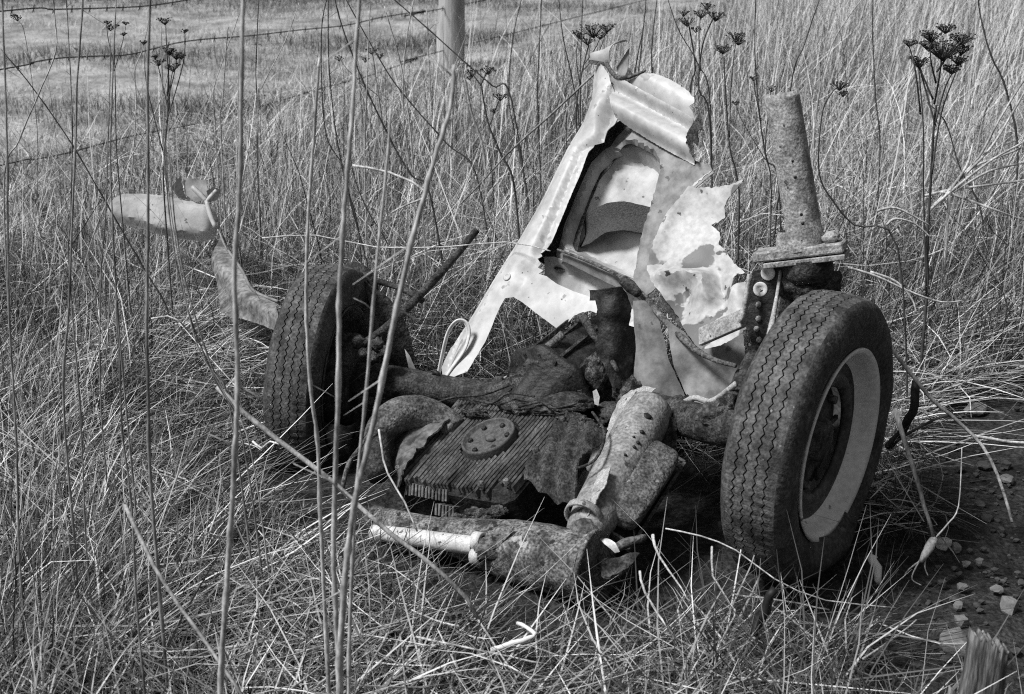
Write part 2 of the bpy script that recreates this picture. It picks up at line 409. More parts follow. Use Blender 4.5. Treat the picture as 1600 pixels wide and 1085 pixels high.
# fins run along the car; each is a bar with a rounded crest, broken off unevenly
for k in range(34):
    u = u0 + .006 + k * .0108
    if abs(u) < .066:
        segs = [(-.165 + .01 * random.random(), -math.sqrt(max(0, .0715 ** 2 - u * u)) - .002), (math.sqrt(max(0, .0715 ** 2 - u * u)) + .002, .115 + .012 * random.random())]
    else:
        segs = [(-.165 + .015 * random.random() + (.03 if k > 28 else 0), .118 + .012 * random.random())]
    for a, b in segs:
        if b - a < .012: continue
        n = max(3, int((b - a) / .02)); pts = []
        for i in range(n + 1):
            v = a + (b - a) * i / n
            pts.append(epos(u + .0008 * vn(v * 40, k), v, -.010 + .003 * vn(v * 18, k * 3.1) - .05 * max(0, -v - .13) ))
        V, F = [], []
        for i, p in enumerate(pts):
            for du, dw in ((-.0036, -.018), (-.0030, .0), (0, .004), (.0030, .0), (.0036, -.018)):
                V.append(p + E1 * du + E3 * dw)
        for i in range(n):
            for q in range(4): F.append((i * 5 + q, i * 5 + q + 1, (i + 1) * 5 + q + 1, (i + 1) * 5 + q))
        F += [tuple(range(4, -1, -1)), tuple(range(n * 5, n * 5 + 5))]
        mesh_obj('fin', V, F, M['fin'], case, smooth_=False)
cover = lathe('sump_cover', [(-.03, .066), (.0, .066), (.004, .0655), (.006, .062), (.004, .059), (-.004, .0575), (-.006, .05), (-.006, .018), (-.005, .001)], epos(0, 0, .001), E3, M['plate'], wreck, 48)
for k in range(6):
    t = 2 * math.pi * (k + .35) / 6
    lathe('bolt', [(-.008, .0065), (.001, .0065), (.002, .005), (.002, .0005)], epos(.047 * math.cos(t), .047 * math.sin(t), .0), E3, M['oil'], cover, 6)
lump('drain_plug', epos(.008, -.004, -.002), (E1, E2, E3), (.015, .008, .007), M['fin'], cover, 2, .1)
for u, v in ((-.17, .10), (-.10, .115), (.10, .115), (.155, .09), (.155, -.02), (.15, -.13), (-.18, -.02), (-.175, -.14), (.09, -.15)):
    lathe('bolt', [(-.01, .008), (.005, .008), (.0065, .006), (.0065, .0005)], epos(u, v, -.002), E3, M['rust'], case, 6)
for pts in ([(840, 632), (800, 628), (775, 640), (745, 636)], [(905, 640), (870, 650), (850, 640), (815, 648)], [(690, 640), (715, 630), (760, 626), (800, 612)], [(930, 655), (950, 690), (935, 730), (905, 745)]):
    tube('wire', [eng(x, y, .022 + .01 * vn(x * .1, y * .1)) for x, y in pts], .0032, M['rust_dark'], wreck, 6, 4)
# lower rows of short fins below the case
for r_, (pa, n, ln) in enumerate((((628, 742), 13, .028), ((676, 762), 6, .026))):
    st = eng(*pa, -.03)
    for k in range(n):
        q = st + E1 * (k * .0105) + E3 * (-.012 * (r_ + 1) + .004 * vn(k * 1.7, r_ * 9.0)) - E2 * .012 * r_
        box('fin', q, (E1, (E2 * .6 + E3 * .8).normalized(), (E3 * .6 - E2 * .8).normalized()), (.0033, ln * .5, .010), M['fin'], case, .3)

def ribbed(nr, axis_px, amp):
    (x1, y1), (x2, y2) = axis_px; L = math.hypot(x2 - x1, y2 - y1); dx, dy = (x2 - x1) / L, (y2 - y1) / L
    return lambda x, y: amp * np.cos(2 * math.pi * nr * ((x - x1) * dx + (y - y1) * dy) / L)
# cooling tins either side
tl = [(603, 738), (600, 716), (612, 700), (640, 673), (668, 664), (700, 661), (706, 664), (690, 682), (672, 690), (666, 706), (655, 710), (648, 724), (630, 742), (618, 750), (608, 749)]
sheet('cooling_tin', tl, ENG, lambda x, y: .016 - .045 * smooth((640 - x) / 50) - .02 * smooth((y - 725) / 30) + ribbed(7, ((600, 660), (700, 730)), .0028)(x, y), M['fin'], wreck, 5, jag=1.0, th=.004, label='bent ribbed cooling tin beside the far wheel')
tr = [(872, 668), (900, 663), (946, 664), (940, 680), (925, 700), (910, 727), (897, 752), (886, 764), (868, 766), (845, 758), (818, 745), (822, 738), (845, 712), (862, 690)]
sheet('cooling_tin', tr, ENG, lambda x, y: .012 - .07 * smooth((y - 725) / 60) - .03 * smooth((x - 905) / 50) + ribbed(3.3, ((838, 700), (918, 722)), .0075)(x, y), M['rust_dark'], wreck, 5, jag=.8, th=.004, label='dark ridged cooling tin beside the pale heater pipe')
# grime hanging on the case
for i, (px, py, hx, hy, off) in enumerate([(735, 775, .04, .018, -.055), (700, 780, .025, .016, -.06), (765, 772, .025, .016, -.05), (805, 640, .04, .012, .0), (845, 640, .05, .014, .0), (742, 648, .04, .010, .005), (890, 648, .05, .014, -.01)]):
    lump('caked_grime', eng(px, py, off), (E1, E2, E3), (hx, hy, .011), M['grime'], case, 4, .45, 3.0, i * 3.3)
# elbow pipe over the far tin
tube('heater_elbow', [W(590, 690, 3.36), W(600, 668, 3.36), W(622, 650, 3.38), W(655, 646, 3.40), W(688, 658, 3.40), W(712, 676, 3.38)], [.036, .040, .043, .044, .04, .036], M['rust'], wreck, 20, 5, nz=.002)
tube('heater_elbow', [W(596, 745, 3.27), W(586, 715, 3.3), W(592, 690, 3.34)], [.03, .034, .036], M['rust_dark'], wreck, 16, 4)
# torsion tube
tt = tube('torsion_tube', [W(560, 616, 3.80), W(640, 612, 3.76), W(720, 612, 3.72), (W(795, 616, 3.68))], .031, M['rust'], wreck, 20, 4, nz=.002)
lump('caked_grime', W(775, 612, 3.64), XYZ, (.05, .04, .035), M['grime'], tt, 3, .6, 2.2, 5)
for i in range(5):
    a = W(745 + i * 8, 622 - i * 4, 3.66); tube('shred', [a, a + Vector((.02, -.02, .012 + .006 * i)), a + Vector((.05, -.01, .03 + .004 * i))], [.004, .003, .001], M['rust_pale'], tt, 5, 3)

# --- heat exchanger: pale sheet-metal pipe with flange, running down to the muffler
ha, hb = W(1012, 648, 3.20), W(912, 838, 2.93)
hax = (hb - ha).normalized(); hs_, hu, hv = frame(hax, E3)
hx = tube('heat_exchanger', [ha - hax * .02, ha + (hb - ha) * .12, ha + (hb - ha) * .5, ha + (hb - ha) * .85, hb], [.050, .056, .054, .050, .038], M['heater'], wreck, 28, 4, nz=.002, nsc=14)
HP = Plane(ha + E3 * .01, n=(E3 * .8 - E1 * .35 - E2 * .2))
sheet('flange', [(1028, 610), (1008, 606), (988, 612), (968, 630), (958, 652), (950, 676), (938, 690), (925, 710), (916, 732), (922, 742), (940, 738), (952, 716), (966, 690), (982, 665), (1000, 640), (1014, 622)], HP, lambda x, y: .004 + .006 * nz2(x, y, .03), M['rust_pale'], hx, 6, holes=[[(972, 648), (980, 642), (986, 646), (982, 653), (974, 655)], [(966, 668), (974, 662), (980, 666), (974, 674), (967, 674)]], jag=.6)
sheet('cover_tin', [(920, 738), (938, 742), (952, 730), (948, 760), (936, 790), (925, 812), (906, 815), (898, 800), (897, 775), (906, 755)], Plane(W(922, 775, 3.0), n=(E3 * .7 - E1 * .5 - E2 * .3)), lambda x, y: .012 - .00002 * (x - 925) ** 2 + .004 * nz2(x, y, .04), M['rust_pale'], hx, 6, jag=.6)
for px, py, r_ in ((998, 676, .010), (990, 700, .006), (984, 716, .005), (975, 712, .003), (962, 740, .004), (978, 724, .005)):
    rr = ray(px, py); tdep = 3.2 - (py - 648) / 190 * .27
    p = ha + (hb - ha) * ((py - 648) / 190.0); c_ = CAM + rr * tdep
    d_ = (c_ - p); d_ = (d_ - hax * d_.dot(hax))
    nrm = (CAM - p); nrm = (nrm - hax * nrm.dot(hax)).normalized()
    side = hax.cross(nrm).normalized(); off = max(-.04, min(.04, d_.dot(side)))
    q = p + side * off + nrm * math.sqrt(max(1e-5, .0562 ** 2 - off * off))
    lump('rust_hole', q, (side, hax, nrm), (r_, r_ * .8, .003), M['black'], hx, 2, .4, 3, px)
# ridge on the pipe
tube('seam', [W(985, 668, 3.105), W(955, 720, 3.03), W(928, 770, 2.96), W(912, 800, 2.92)], .004, M['rust_pale'], hx, 6, 4)
# valve cover box beside it
ba, bb = W(1038, 705, 3.12), W(968, 812, 2.96); bax = (bb - ba).normalized(); _, bu, bv = frame(bax, (E3 * .55 - E1 * .1 + AX * .5).normalized())
vc = lump('valve_cover', (ba + bb) / 2, (bax, bv, bu), ((bb - ba).length * .52, .042, .030), M['rust'], wreck, 4, .06, 1.5, 2)
for v in vc.data.vertices:                                            # square the rounded cover up
    q = v.co - (ba + bb) / 2; x, y, z = q.dot(bax), q.dot(bv), q.dot(bu); L = (bb - ba).length * .52
    f = lambda s, h: h * math.copysign(min(1, (abs(s) / h)) ** .45, s)
    v.co = (ba + bb) / 2 + bax * f(x, L) + bv * f(y, .042) + bu * f(z, .030)
ctr = (ba + bb) / 2 - bu * .034; L = (bb - ba).length * .60
rimpts = [ctr + bax * (-L) + bv * .056, ctr + bax * L + bv * .056, ctr + bax * L - bv * .05, ctr - bax * L - bv * .05]
for i in range(4):
    a, b = rimpts[i], rimpts[(i + 1) % 4]
    box('rim_flange', (a + b) / 2 + bu * .004, ((b - a).normalized(), bu, (b - a).normalized().cross(bu)), ((b - a).length / 2, .012, .0035), M['rust'], vc, .2)
box('back_tray', ctr - bu * .03, (bax, bv, bu), (L * .98, .05, .022), M['rust_dark'], vc, .2)
sheet('side_tin', [(1020, 640), (1056, 655), (1057, 700), (1050, 712), (1030, 700), (1015, 720), (1005, 740), (1012, 690)], Plane(W(1040, 690, 3.17), n=(E3 * .3 + E1 * .9 - FR * .4)), lambda x, y: .004 * nz2(x, y, .05), M['rust_dark'], wreck, 6, jag=.6)

# --- muffler
ma, mb = W(590, 812, 3.20), W(926, 888, 2.89); max_ = (mb - ma).normalized()
mlen = (mb - ma).length
mf = lathe('muffler', [(0, .001), (0, .026), (.006, .029), (.10, .032), (.18, .035), (.182, .039), (.235, .044), (mlen * .52, .054), (mlen * .60, .060), (mlen * .64, .066), (mlen * .80, .069), (mlen * .95, .068), (mlen - .005, .068)], ma, max_, M['muffler'], wreck, 40,
           mod=lambda i, t, a, r: (a, r * (1 + .05 * vn(a * 14, math.cos(t) * 1.5, math.sin(t) * 1.5))))
lathe('end_cap', [(-.006, .068), (.0, .075), (.006, .076), (.010, .071), (.006, .064), (.010, .05), (.012, .03), (.010, .001)], mb, (max_ + Vector((.12, -.22, .05))).normalized(), M['rust'], mf, 40, mod=lambda i, t, a, r: (a + .006 * math.sin(2 * t), r * (1 + .07 * math.cos(2 * t + .4))))
lathe('end_cap', [(-.03, .02), (-.012, .030), (0, .030), (.006, .026)], ma, (max_ + Vector((0, 0, -.1))).normalized(), M['rust'], mf, 24)
nk = tube('neck_pipe', [hb - hax * .02, W(914, 826, 2.93), W(922, 850, 2.92)], [.030, .033, .030], M['rust'], wreck, 20, 4, nz=.003)
lathe('clamp', [(-.008, .036), (-.008, .041), (.008, .041), (.008, .036)], W(912, 806, 2.935), (hax), M['rust_pale'], nk, 24, True)
# seam with a folded bracket on the muffler
sheet('bracket', [(742, 846), (766, 838), (790, 824), (806, 824), (800, 836), (780, 856), (758, 864), (744, 862)], Plane(W(770, 848, 2.955), n=(Vector((-.4, -.8, .5)))), lambda x, y: .012 - .0003 * np.abs(y - 846 + (x - 770) * .5), M['muffler'], mf, 5, jag=.4)
ta, tb = W(583, 832, 3.13), W(742, 853, 2.985)
tp = tube('tailpipe', [ta, ta + (tb - ta) * .3, ta + (tb - ta) * .7, tb], [.017, .019, .0195, .0195], M['chrome'], wreck, 20, 4, cap=False, nz=.0008, nsc=30)
tube('liner', [ta + (tb - ta) * .02, tb], .014, M['black'], tp, 12, 2)
for q, r_ in ((W(748, 846, 2.975), .013), (W(746, 869, 2.975), .012)):
    lathe('clamp_ring', [(-.010, r_), (-.010, r_ + .007), (.010, r_ + .007), (.010, r_)], q, (tb - ta), M['chrome'], tp, 18, True)
    lathe('bolt', [(-.012, .001), (-.012, r_), (.007, r_), (.007, .001)], q, (tb - ta), M['black'], tp, 10)
tube('tail_stub', [W(750, 862, 2.97), W(775, 864, 2.96), W(800, 868, 2.95)], .019, M['rust_dark'], mf, 16, 3)
# scraps under the engine on the near side
sc_ = sheet('scrap_bracket', [(940, 875), (965, 872), (985, 866), (1000, 868), (990, 880), (972, 895), (950, 905), (940, 900)], Plane(W(965, 885, 2.86), n=Vector((-.1, -.6, .8))), lambda x, y: .015 * nz2(x, y, .05), M['rust_dark'], wreck, 5, jag=1.0, th=.006)
tube('bent_bar', [W(952, 866, 2.93), W(975, 850, 2.92), W(1000, 842, 2.92), W(1008, 840, 2.94)], [.008, .011, .009, .005], M['rust'], sc_, 8, 3, nz=.004)
sheet('white_shard', [(936, 842), (945, 838), (962, 850), (968, 860), (960, 861), (945, 852)], Plane(W(950, 850, 2.88), n=Vector((-.2, -.5, .8))), lambda x, y: .004 - .0001 * (y - 850) ** 2, M['chrome'], sc_, 4)

# --- transaxle and grime behind the engine
TX = W(890, 590, 3.52)
gb = lathe('gearbox', [(-.24, .001), (-.24, .05), (-.21, .075), (-.10, .085), (-.08, .10), (.02, .115), (.06, .115), (.07, .13), (.085, .13), (.09, .10), (.2, .07), (.22, .05), (.22, .001)], TX, -FR + Vector((0, 0, -.25)), M['oil'], wreck, 36, mod=lambda i, t, a, r: (a, r * (1 + .05 * math.cos(8 * t))))
for k in range(7):
    t = -1.2 + k * .42; a, u, v = frame(-FR + Vector((0, 0, -.25)))
    rr = (u * math.cos(t) + v * math.sin(t))
    box('rib', TX + rr * .112, (a, rr, a.cross(rr)), (.09, .007, .004), M['rust_dark'], gb)
for i, (px, py, d, h) in enumerate([(860, 575, 3.44, (.06, .04, .03)), (830, 600, 3.42, (.06, .04, .03)), (935, 585, 3.42, (.04, .04, .05)), (870, 628, 3.36, (.09, .05, .018)), (820, 634, 3.36, (.06, .04, .018)), (985, 615, 3.38, (.04, .04, .04)), (960, 648, 3.38, (.05, .05, .025))]):
    lump('caked_grime', W(px, py, d), XYZ, h, M['grime' if i % 3 else 'rust_dark'], gb, 4, .28, 2.6, i * 2.1 + 7)
tube('gear_lever', [W(905, 505, 3.45), W(910, 495, 3.44), W(925, 520, 3.40), W(945, 545, 3.38), W(965, 580, 3.34)], [.012, .012, .010, .008, .006], M['rust_dark'], gb, 8, 3)
tube('pipe', [W(800, 572, 3.55), W(815, 562, 3.5), W(850, 548, 3.44), W(880, 522, 3.42)], [.010, .012, .012, .010], M['rust'], gb, 10, 3)
sheet('white_shard', [(926, 612), (932, 608), (937, 620), (935, 634), (929, 632)], Plane(W(931, 620, 3.3), n=Vector((0, -1, .3))), None, M['chrome'], gb, 4)
# black torn boot in front of the body panel
sheet('torn_boot', [(922, 454), (950, 452), (972, 448), (980, 462), (986, 482), (984, 500), (978, 520), (985, 548), (992, 590), (985, 612), (960, 605), (945, 570), (930, 545), (938, 520), (932, 500), (936, 484), (932, 470), (922, 470)], Plane(W(955, 520, 3.38), n=Vector((-.2, -1, .35))), lambda x, y: .03 * np.cos((x - 955) / 18) + .012 * nz2(x, y, .04), M['oil'], wreck, 6, jag=.6, th=.005, label='torn black rubber boot hanging before the white panel')
# axle tubes
tube('axle_tube', [W(1000, 640, 3.36), W(1070, 655, 3.22), W(1130, 668, 3.1), cR - nR.normalized() * .08], [.05, .042, .040, .045], M['rust_dark'], wreck, 18, 3, nz=.006)
for i, (px, py, d, h) in enumerate([(1120, 650, 3.10, (.045, .03, .03)), (1140, 635, 3.10, (.03, .03, .03)), (1085, 655, 3.18, (.035, .025, .03)), (1065, 640, 3.25, (.03, .03, .03))]):
    lump('caked_grime', W(px, py, d), XYZ, h, M['grime' if i else 'rust'], gb, 3, .5, 2.2, i * 4.4 + 1)
tube('brake_line', [W(1060, 635, 3.24), W(1085, 622, 3.2), W(1110, 628, 3.16), W(1135, 612, 3.12), W(1150, 600, 3.1)], .007, M['rust_pale'], wreck, 8, 4)
tube('axle_tube', [cL - nL.normalized() * .06, W(640, 600, 3.72), W(760, 620, 3.62), W(860, 610, 3.55)], [.05, .04, .04, .05], M['rust_dark'], wreck, 18, 3, nz=.006)
bp = lathe('backing_plate', [(0, .002), (0, .05), (.01, .06), (.012, .11), (.0, .122), (-.012, .126), (-.02, .12)], cL - nL.normalized() * .085, -nL, M['rust_dark'], wreck, 40)
for i, (px, py) in enumerate([(560, 535), (572, 552), (590, 538), (600, 548), (583, 560)]):
    lump('caked_grime', W(px, py, 3.66), XYZ, (.020, .018, .018), M['grime'], bp, 2, .5, 2.2, i * 4.4 + 1)
# rust plate right of the far wheel (spring plate)
sheet('spring_plate', [(570, 440), (600, 460), (622, 480), (640, 520), (648, 560), (640, 600), (605, 610), (590, 580), (600, 540), (590, 500), (575, 470)], Plane(W(610, 540, 3.86), n=Vector((.2, -1, .3))), lambda x, y: .012 * nz2(x, y, .03), M['rust_dark'], wreck, 7, jag=.6, th=.006)
tube('tyre_lip_scrap', [W(533, 428, 3.90), W(552, 422, 3.9), W(572, 434, 3.9), W(582, 455, 3.9), W(588, 480, 3.9)], [.012, .024, .024, .018, .010], M['rust_dark'], wreck, 10, 4)
tube('brake_rod', [W(745, 360, 3.80), W(690, 425, 3.76), W(640, 478, 3.72), W(600, 515, 3.68), W(565, 540, 3.66)], [.009, .011, .011, .011, .011], M['rust_dark'], wreck, 10, 4)
tube('brake_cable', [W(540, 430, 3.88), W(590, 440, 3.9), W(630, 452, 3.85), W(660, 470, 3.8)], .009, M['rust_dark'], wreck, 8, 4)
tube('loose_strip', [W(535, 762, 3.24), W(545, 725, 3.26), W(562, 700, 3.28), W(585, 665, 3.3)], [.006, .006, .005, .003], M['rust'], wreck, 6, 4)

# --- body panel, leaning back
PAN = Plane(W(700, 590, 3.72), W(940, 100, 3.86), W(1150, 450, 3.36))
spar_mid = [(944, 118), (925, 215), (880, 300), (820, 410), (775, 490), (705, 595)]
spar = [(928, 112), (938, 106), (950, 112), (961, 128), (966, 150), (964, 178), (973, 192), (968, 201), (956, 213), (950, 229), (943, 231), (936, 234), (929, 248), (918, 276), (905, 306), (891, 338), (878, 366), (870, 386), (862, 398), (851, 402), (856, 408), (849, 413), (855, 420), (850, 426), (858, 431), (851, 436), (864, 440), (880, 452), (905, 463), (940, 474), (975, 480), (1000, 492), (1005, 520), (975, 510), (930, 492), (905, 500), (884, 524), (850, 499), (824, 479), (812, 472), (800, 475), (790, 492), (766, 545), (742, 590), (722, 598), (690, 597), (692, 575), (704, 548), (722, 515), (760, 454), (800, 390), (850, 305), (888, 228), (911, 190), (924, 152)]
lefte = [(928, 112), (924, 152), (911, 190), (888, 228), (850, 305), (800, 390), (760, 454), (722, 515), (690, 597)]
def spar_rel(x, y):
    dl = dist_line(lefte, x, y)
    dr_ = dist_line([(966, 150), (947, 229), (917, 246), (880, 336), (851, 402)], x, y)
    r = .016 + .022 * np.sin(np.clip(dl / 56, 0, 1) * math.pi * .85) - .020 * (1 - smooth(dl / 22))
    r -= .012 * (1 - smooth(dr_ / 9)) * (y < 410)
    r -= .014 * np.exp(-(((x - 828) ** 2 + (y - 437) ** 2) / 130)) * 0.5
    r += .006 * nz2(x, y, .010, 4) + .0006 * nz2(x, y, .06, 2)
    r += -.03 * np.exp(-(((x - 955) / 10) ** 2 + ((y - 185) / 18) ** 2))
    return r
body = sheet('body_panel', spar, PAN, spar_rel, M['paint'], wreck, 4, jag=.25, label='smooth white side member of the torn body panel')
lathe('plug', [(-.004, .011), (.002, .011), (.003, .008), (.001, .006), (.001, .0005)], PAN.hit(805, 443, .041), PAN.n, M['paint'], body, 20)
# frame of the pressed recess
hole = [(968, 226), (985, 223), (1002, 230), (1020, 240), (1031, 254), (1032, 268), (1026, 290), (1015, 322), (1005, 356), (997, 392), (990, 436), (975, 430), (940, 414), (905, 398), (882, 386), (876, 374), (882, 352), (895, 318), (908, 284), (925, 254), (945, 234)]
frame_ol = [(948, 222), (958, 206), (974, 190), (990, 200), (1040, 228), (1092, 256), (1112, 262), (1118, 274), (1088, 300), (1062, 322), (1046, 345), (1034, 372), (1026, 396), (1022, 430), (1030, 448), (1012, 462), (1000, 470), (985, 460), (940, 438), (892, 414), (864, 402), (866, 382), (884, 334), (906, 276), (924, 246)]
def frame_rel(x, y):
    dh = dist_line(hole, x, y, True)
    r = .004 + .006 * np.exp(-((dh - 4) / 4) ** 2) + .012 * np.exp(-(dist_line([(868, 392), (890, 402), (940, 426), (1000, 456)], x, y) / 7) ** 2)
    r += .008 * smooth((x - 1040) / 60) + .005 * nz2(x, y, .02, 7) + .0012 * nz2(x, y, .08, 1)
    r -= .010 * (1 - smooth(dh / 3)) + .030 * (1 - smooth((dist_line([(862, 400), (880, 345), (906, 280), (924, 246), (950, 222), (970, 196)], x, y) - 8) / 16))
    return r
sheet('shadow_gap_sheet', [(970, 170), (925, 196), (893, 235), (868, 290), (846, 345), (830, 398), (850, 410), (890, 412), (892, 375), (905, 320), (925, 272), (950, 240), (985, 216), (1000, 200)], PAN, lambda x, y: -.040 + .003 * nz2(x, y, .05), M['rust_dark'], body, 6)  # added dark sheet closing the gap behind the spar, painted as its shadow line
fr = sheet('recess_frame', frame_ol, PAN, frame_rel, M['paint_worn'], body, 5, holes=[hole], jag=.3)
hg = [(960, 218), (985, 215), (1006, 224), (1026, 234), (1038, 254), (1039, 270), (1032, 292), (1021, 324), (1011, 358), (1003, 394), (996, 444), (973, 437), (937, 421), (902, 405), (877, 391), (869, 374), (875, 350), (889, 315), (902, 281), (919, 249), (941, 227)]
sheet('recess_pan', hg, PAN, lambda x, y: -.020 - .048 * smooth((dist_line(hg, x, y, True) - 6) / 16) + .010 * nz2(x, y, .025, 9) + .012 * np.exp(-(((x - 985) / 30) ** 2 + ((y - 290) / 40) ** 2)), M['pan'], body, 5, label='dusty pressed recess crossed by a felt strap')
h2 = [(846, 398), (862, 398), (890, 408), (940, 431), (985, 453), (1012, 470), (1005, 486), (960, 480), (915, 472), (866, 454), (846, 440)]
sheet('recess_pan', h2, PAN, lambda x, y: -.014 - .04 * smooth(dist_line(h2, x, y, True) / 14) + .008 * nz2(x, y, .025, 3), M['pan'], body, 5)
sheet('felt_strap', [(884, 330), (905, 324), (940, 316), (975, 311), (1008, 312), (1006, 330), (998, 356), (970, 357), (940, 363), (912, 372), (892, 373), (880, 366)], PAN, lambda x, y: -.045 + .03 * np.cos((x - 955) / 30) + .010 * np.sin((y - 340) / 9 + x / 40) * .5 + .006 * nz2(x, y, .03, 2), M['strap'], body, 5, jag=.4, th=.006)
# upper channel and its lips
ch = [(962, 136), (975, 133), (988, 140), (1040, 169), (1096, 200), (1093, 216), (1084, 238), (1092, 255), (1089, 263), (1040, 236), (990, 206), (970, 192), (965, 165)]
def ch_rel(x, y):
    t = ((x - 985) * .47 - (y - 140) * .88) * -1      # px below the upper edge line
    r = .035 + .016 * np.exp(-((t - 1) / 8) ** 2) - .020 * np.exp(-((t - 15) / 9) ** 2) + .014 * np.exp(-((t - 38) / 16) ** 2) - .024 * np.exp(-((t - 58) / 9) ** 2)
    return r + .004 * nz2(x, y, .02, 5) + .0012 * nz2(x, y, .09, 5)
sheet('top_channel', ch, PAN, ch_rel, M['paint'], body, 3, jag=.5, label='pale rolled channel across the head of the panel')
lip = [(990, 139), (1004, 136), (1018, 129), (1038, 130), (1066, 142), (1086, 156), (1096, 168), (1098, 176), (1088, 180), (1093, 190), (1095, 199), (1040, 168)]
sheet('top_lip', lip, PAN, lambda x, y: .028 + .020 * np.sin(np.clip(((x - 985) * .47 - (y - 140) * .88) / 38, 0, 1) * 2.6) + .004 * nz2(x, y, .05, 6), M['paint'], body, 4, jag=.8)
sheet('torn_horn', [(930, 93), (945, 88), (966, 79), (986, 71), (988, 75), (972, 88), (964, 96), (961, 104), (952, 106), (930, 101)], PAN, lambda x, y: .03 + .0012 * np.maximum(0, x - 950) - .00012 * (y - 92) ** 2, M['paint'], body, 4, jag=.3)
sheet('torn_horn', [(962, 104), (974, 90), (986, 78), (983, 108), (978, 132), (972, 134), (966, 122)], PAN, lambda x, y: .0 + .002 * (x - 972) * .3, M['paint_worn'], body, 4, jag=.3)
sheet('torn_edge', [(928, 103), (952, 107), (955, 114), (946, 112), (930, 110)], PAN, lambda x, y: .032, M['rust_dark'], body, 3)
tube('torn_edge', [PAN.hit(958, 108, .04), PAN.hit(966, 124, .05), PAN.hit(978, 136, .05), PAN.hit(996, 136, .05), PAN.hit(1022, 126, .05)], [.004, .006, .006, .006, .003], M['rust'], body, 7, 4)
sheet('torn_edge', [(979, 132), (988, 112), (1000, 132), (992, 138)], PAN, lambda x, y: .02, M['rust_dark'], body, 4)
sheet('torn_edge', [(1084, 222), (1094, 208), (1100, 198), (1112, 218), (1104, 216), (1102, 244), (1094, 232), (1096, 262), (1088, 250)], PAN, lambda x, y: .045 + .012 * nz2(x, y, .08, 2), M['rust_dark'], body, 4, jag=.8)
# torn flap on the right
flap = [(1118, 272), (1088, 300), (1120, 294), (1150, 291), (1166, 286), (1160, 295), (1138, 310), (1129, 322), (1126, 336), (1106, 347), (1118, 356), (1117, 376), (1128, 388), (1140, 404), (1158, 420), (1142, 426), (1138, 446), (1158, 436), (1178, 428), (1182, 450), (1168, 498), (1150, 520), (1120, 534), (1092, 548), (1070, 520), (1050, 486), (1034, 460), (1022, 444), (1016, 424), (1024, 388), (1046, 340), (1080, 302)]
FL = Plane(PAN.hit(1024, 388, .006), PAN.hit(1110, 285, .006), PAN.hit(1150, 500, .05))
def flap_rel(x, y):
    c = dist_line([(1120, 272), (1080, 300), (1046, 342), (1024, 386), (1012, 440)], x, y)
    r = .018 * np.exp(-(c / 10) ** 2) - .02 * smooth((c - 10) / 60) + .03 * smooth((x - 1120) / 50) * (y < 330)
    d2 = dist_line([(1040, 436), (1060, 428), (1100, 432), (1105, 460)], x, y)
    r += .030 * np.exp(-(d2 / 9) ** 2) + .018 * np.sin(x / 9.0) * np.exp(-((y - 455) / 26) ** 2)
    return r + .008 * nz2(x, y, .018, 8) + .001 * nz2(x, y, .09, 4)
sheet('torn_flap', flap, FL, flap_rel, M['peel'], body, 5, jag=1.2, label='jagged flap with peeling white paint beside the flanged tube')
sheet('torn_edge', [(1018, 462), (1028, 448), (1040, 436), (1034, 452), (1050, 482), (1068, 512), (1050, 500), (1030, 478)], FL, lambda x, y: -.03, M['rust_dark'], body, 5)
LEG = Plane(W(1030, 560, 3.36), n=Vector((-.35, -1, .35)))
sheet('panel_leg', [(990, 470), (1010, 470), (1030, 490), (1040, 530), (1046, 562), (1062, 600), (1078, 642), (1062, 628), (1036, 632), (1000, 622), (990, 612), (993, 575), (996, 540), (992, 505)], LEG, lambda x, y: .02 * np.cos((x - 1020) / 26) + .006 * nz2(x, y, .03), M['paint_worn'], body, 6, jag=.4)
sheet('panel_web', [(1040, 500), (1070, 520), (1092, 548), (1130, 540), (1160, 520), (1165, 560), (1150, 600), (1120, 625), (1085, 640), (1068, 610), (1052, 570)], Plane(W(1100, 570, 3.24), n=Vector((-.3, -1, .45))), lambda x, y: .015 * nz2(x, y, .02, 3), M['paint_worn'], body, 7, jag=.6)
tube('brake_hose', [PAN.hit(880, 398, .03), PAN.hit(930, 418, .035), PAN.hit(975, 440, .04), W(1000, 458, 3.40), W(1045, 508, 3.30), W(1085, 545, 3.22), W(1115, 562, 3.18), W(1150, 572, 3.14)], [.003, .004, .005, .008, .008, .008, .006, .005], M['rust'], wreck, 8, 4)
tube('hose_sleeve', [W(972, 437, 3.385), W(985, 448, 3.375), W(998, 460, 3.36)], [.012, .016, .010], M['rust_dark'], wreck, 10, 4)
box('cross_bar', W(1128, 512, 3.17), (((W(1160, 500, 3.14)) - W(1092, 530, 3.22)).normalized(), Vector((0, .45, .89)).normalized(), ((W(1160, 500, 3.14)) - W(1092, 530, 3.22)).normalized().cross(Vector((0, .45, .89)).normalized())), (.062, .020, .008), M['rust_pale'], wreck)
tube('white_loop', [W(684, 592, 3.68), W(690, 560, 3.67), W(700, 520, 3.66), W(714, 502, 3.66), W(728, 504, 3.66), W(733, 520, 3.66), W(726, 546, 3.66), (W(708, 572, 3.67)), W(694, 592, 3.68)], .0065, M['hose'], wreck, 8, 5, flat=.5)
sheet('white_shard', [(632, 545), (640, 556), (650, 578), (668, 586), (692, 590), (688, 598), (650, 598), (640, 580)], Plane(W(655, 580, 3.74), n=Vector((0, -1, .4))), lambda x, y: .01 * nz2(x, y, .05), M['paint'], wreck, 5)
tube('clip', [W(676, 592, 3.68), W(680, 582, 3.66), W(686, 588, 3.66), W(682, 600, 3.67)], .006, M['black'], wreck, 6, 3)

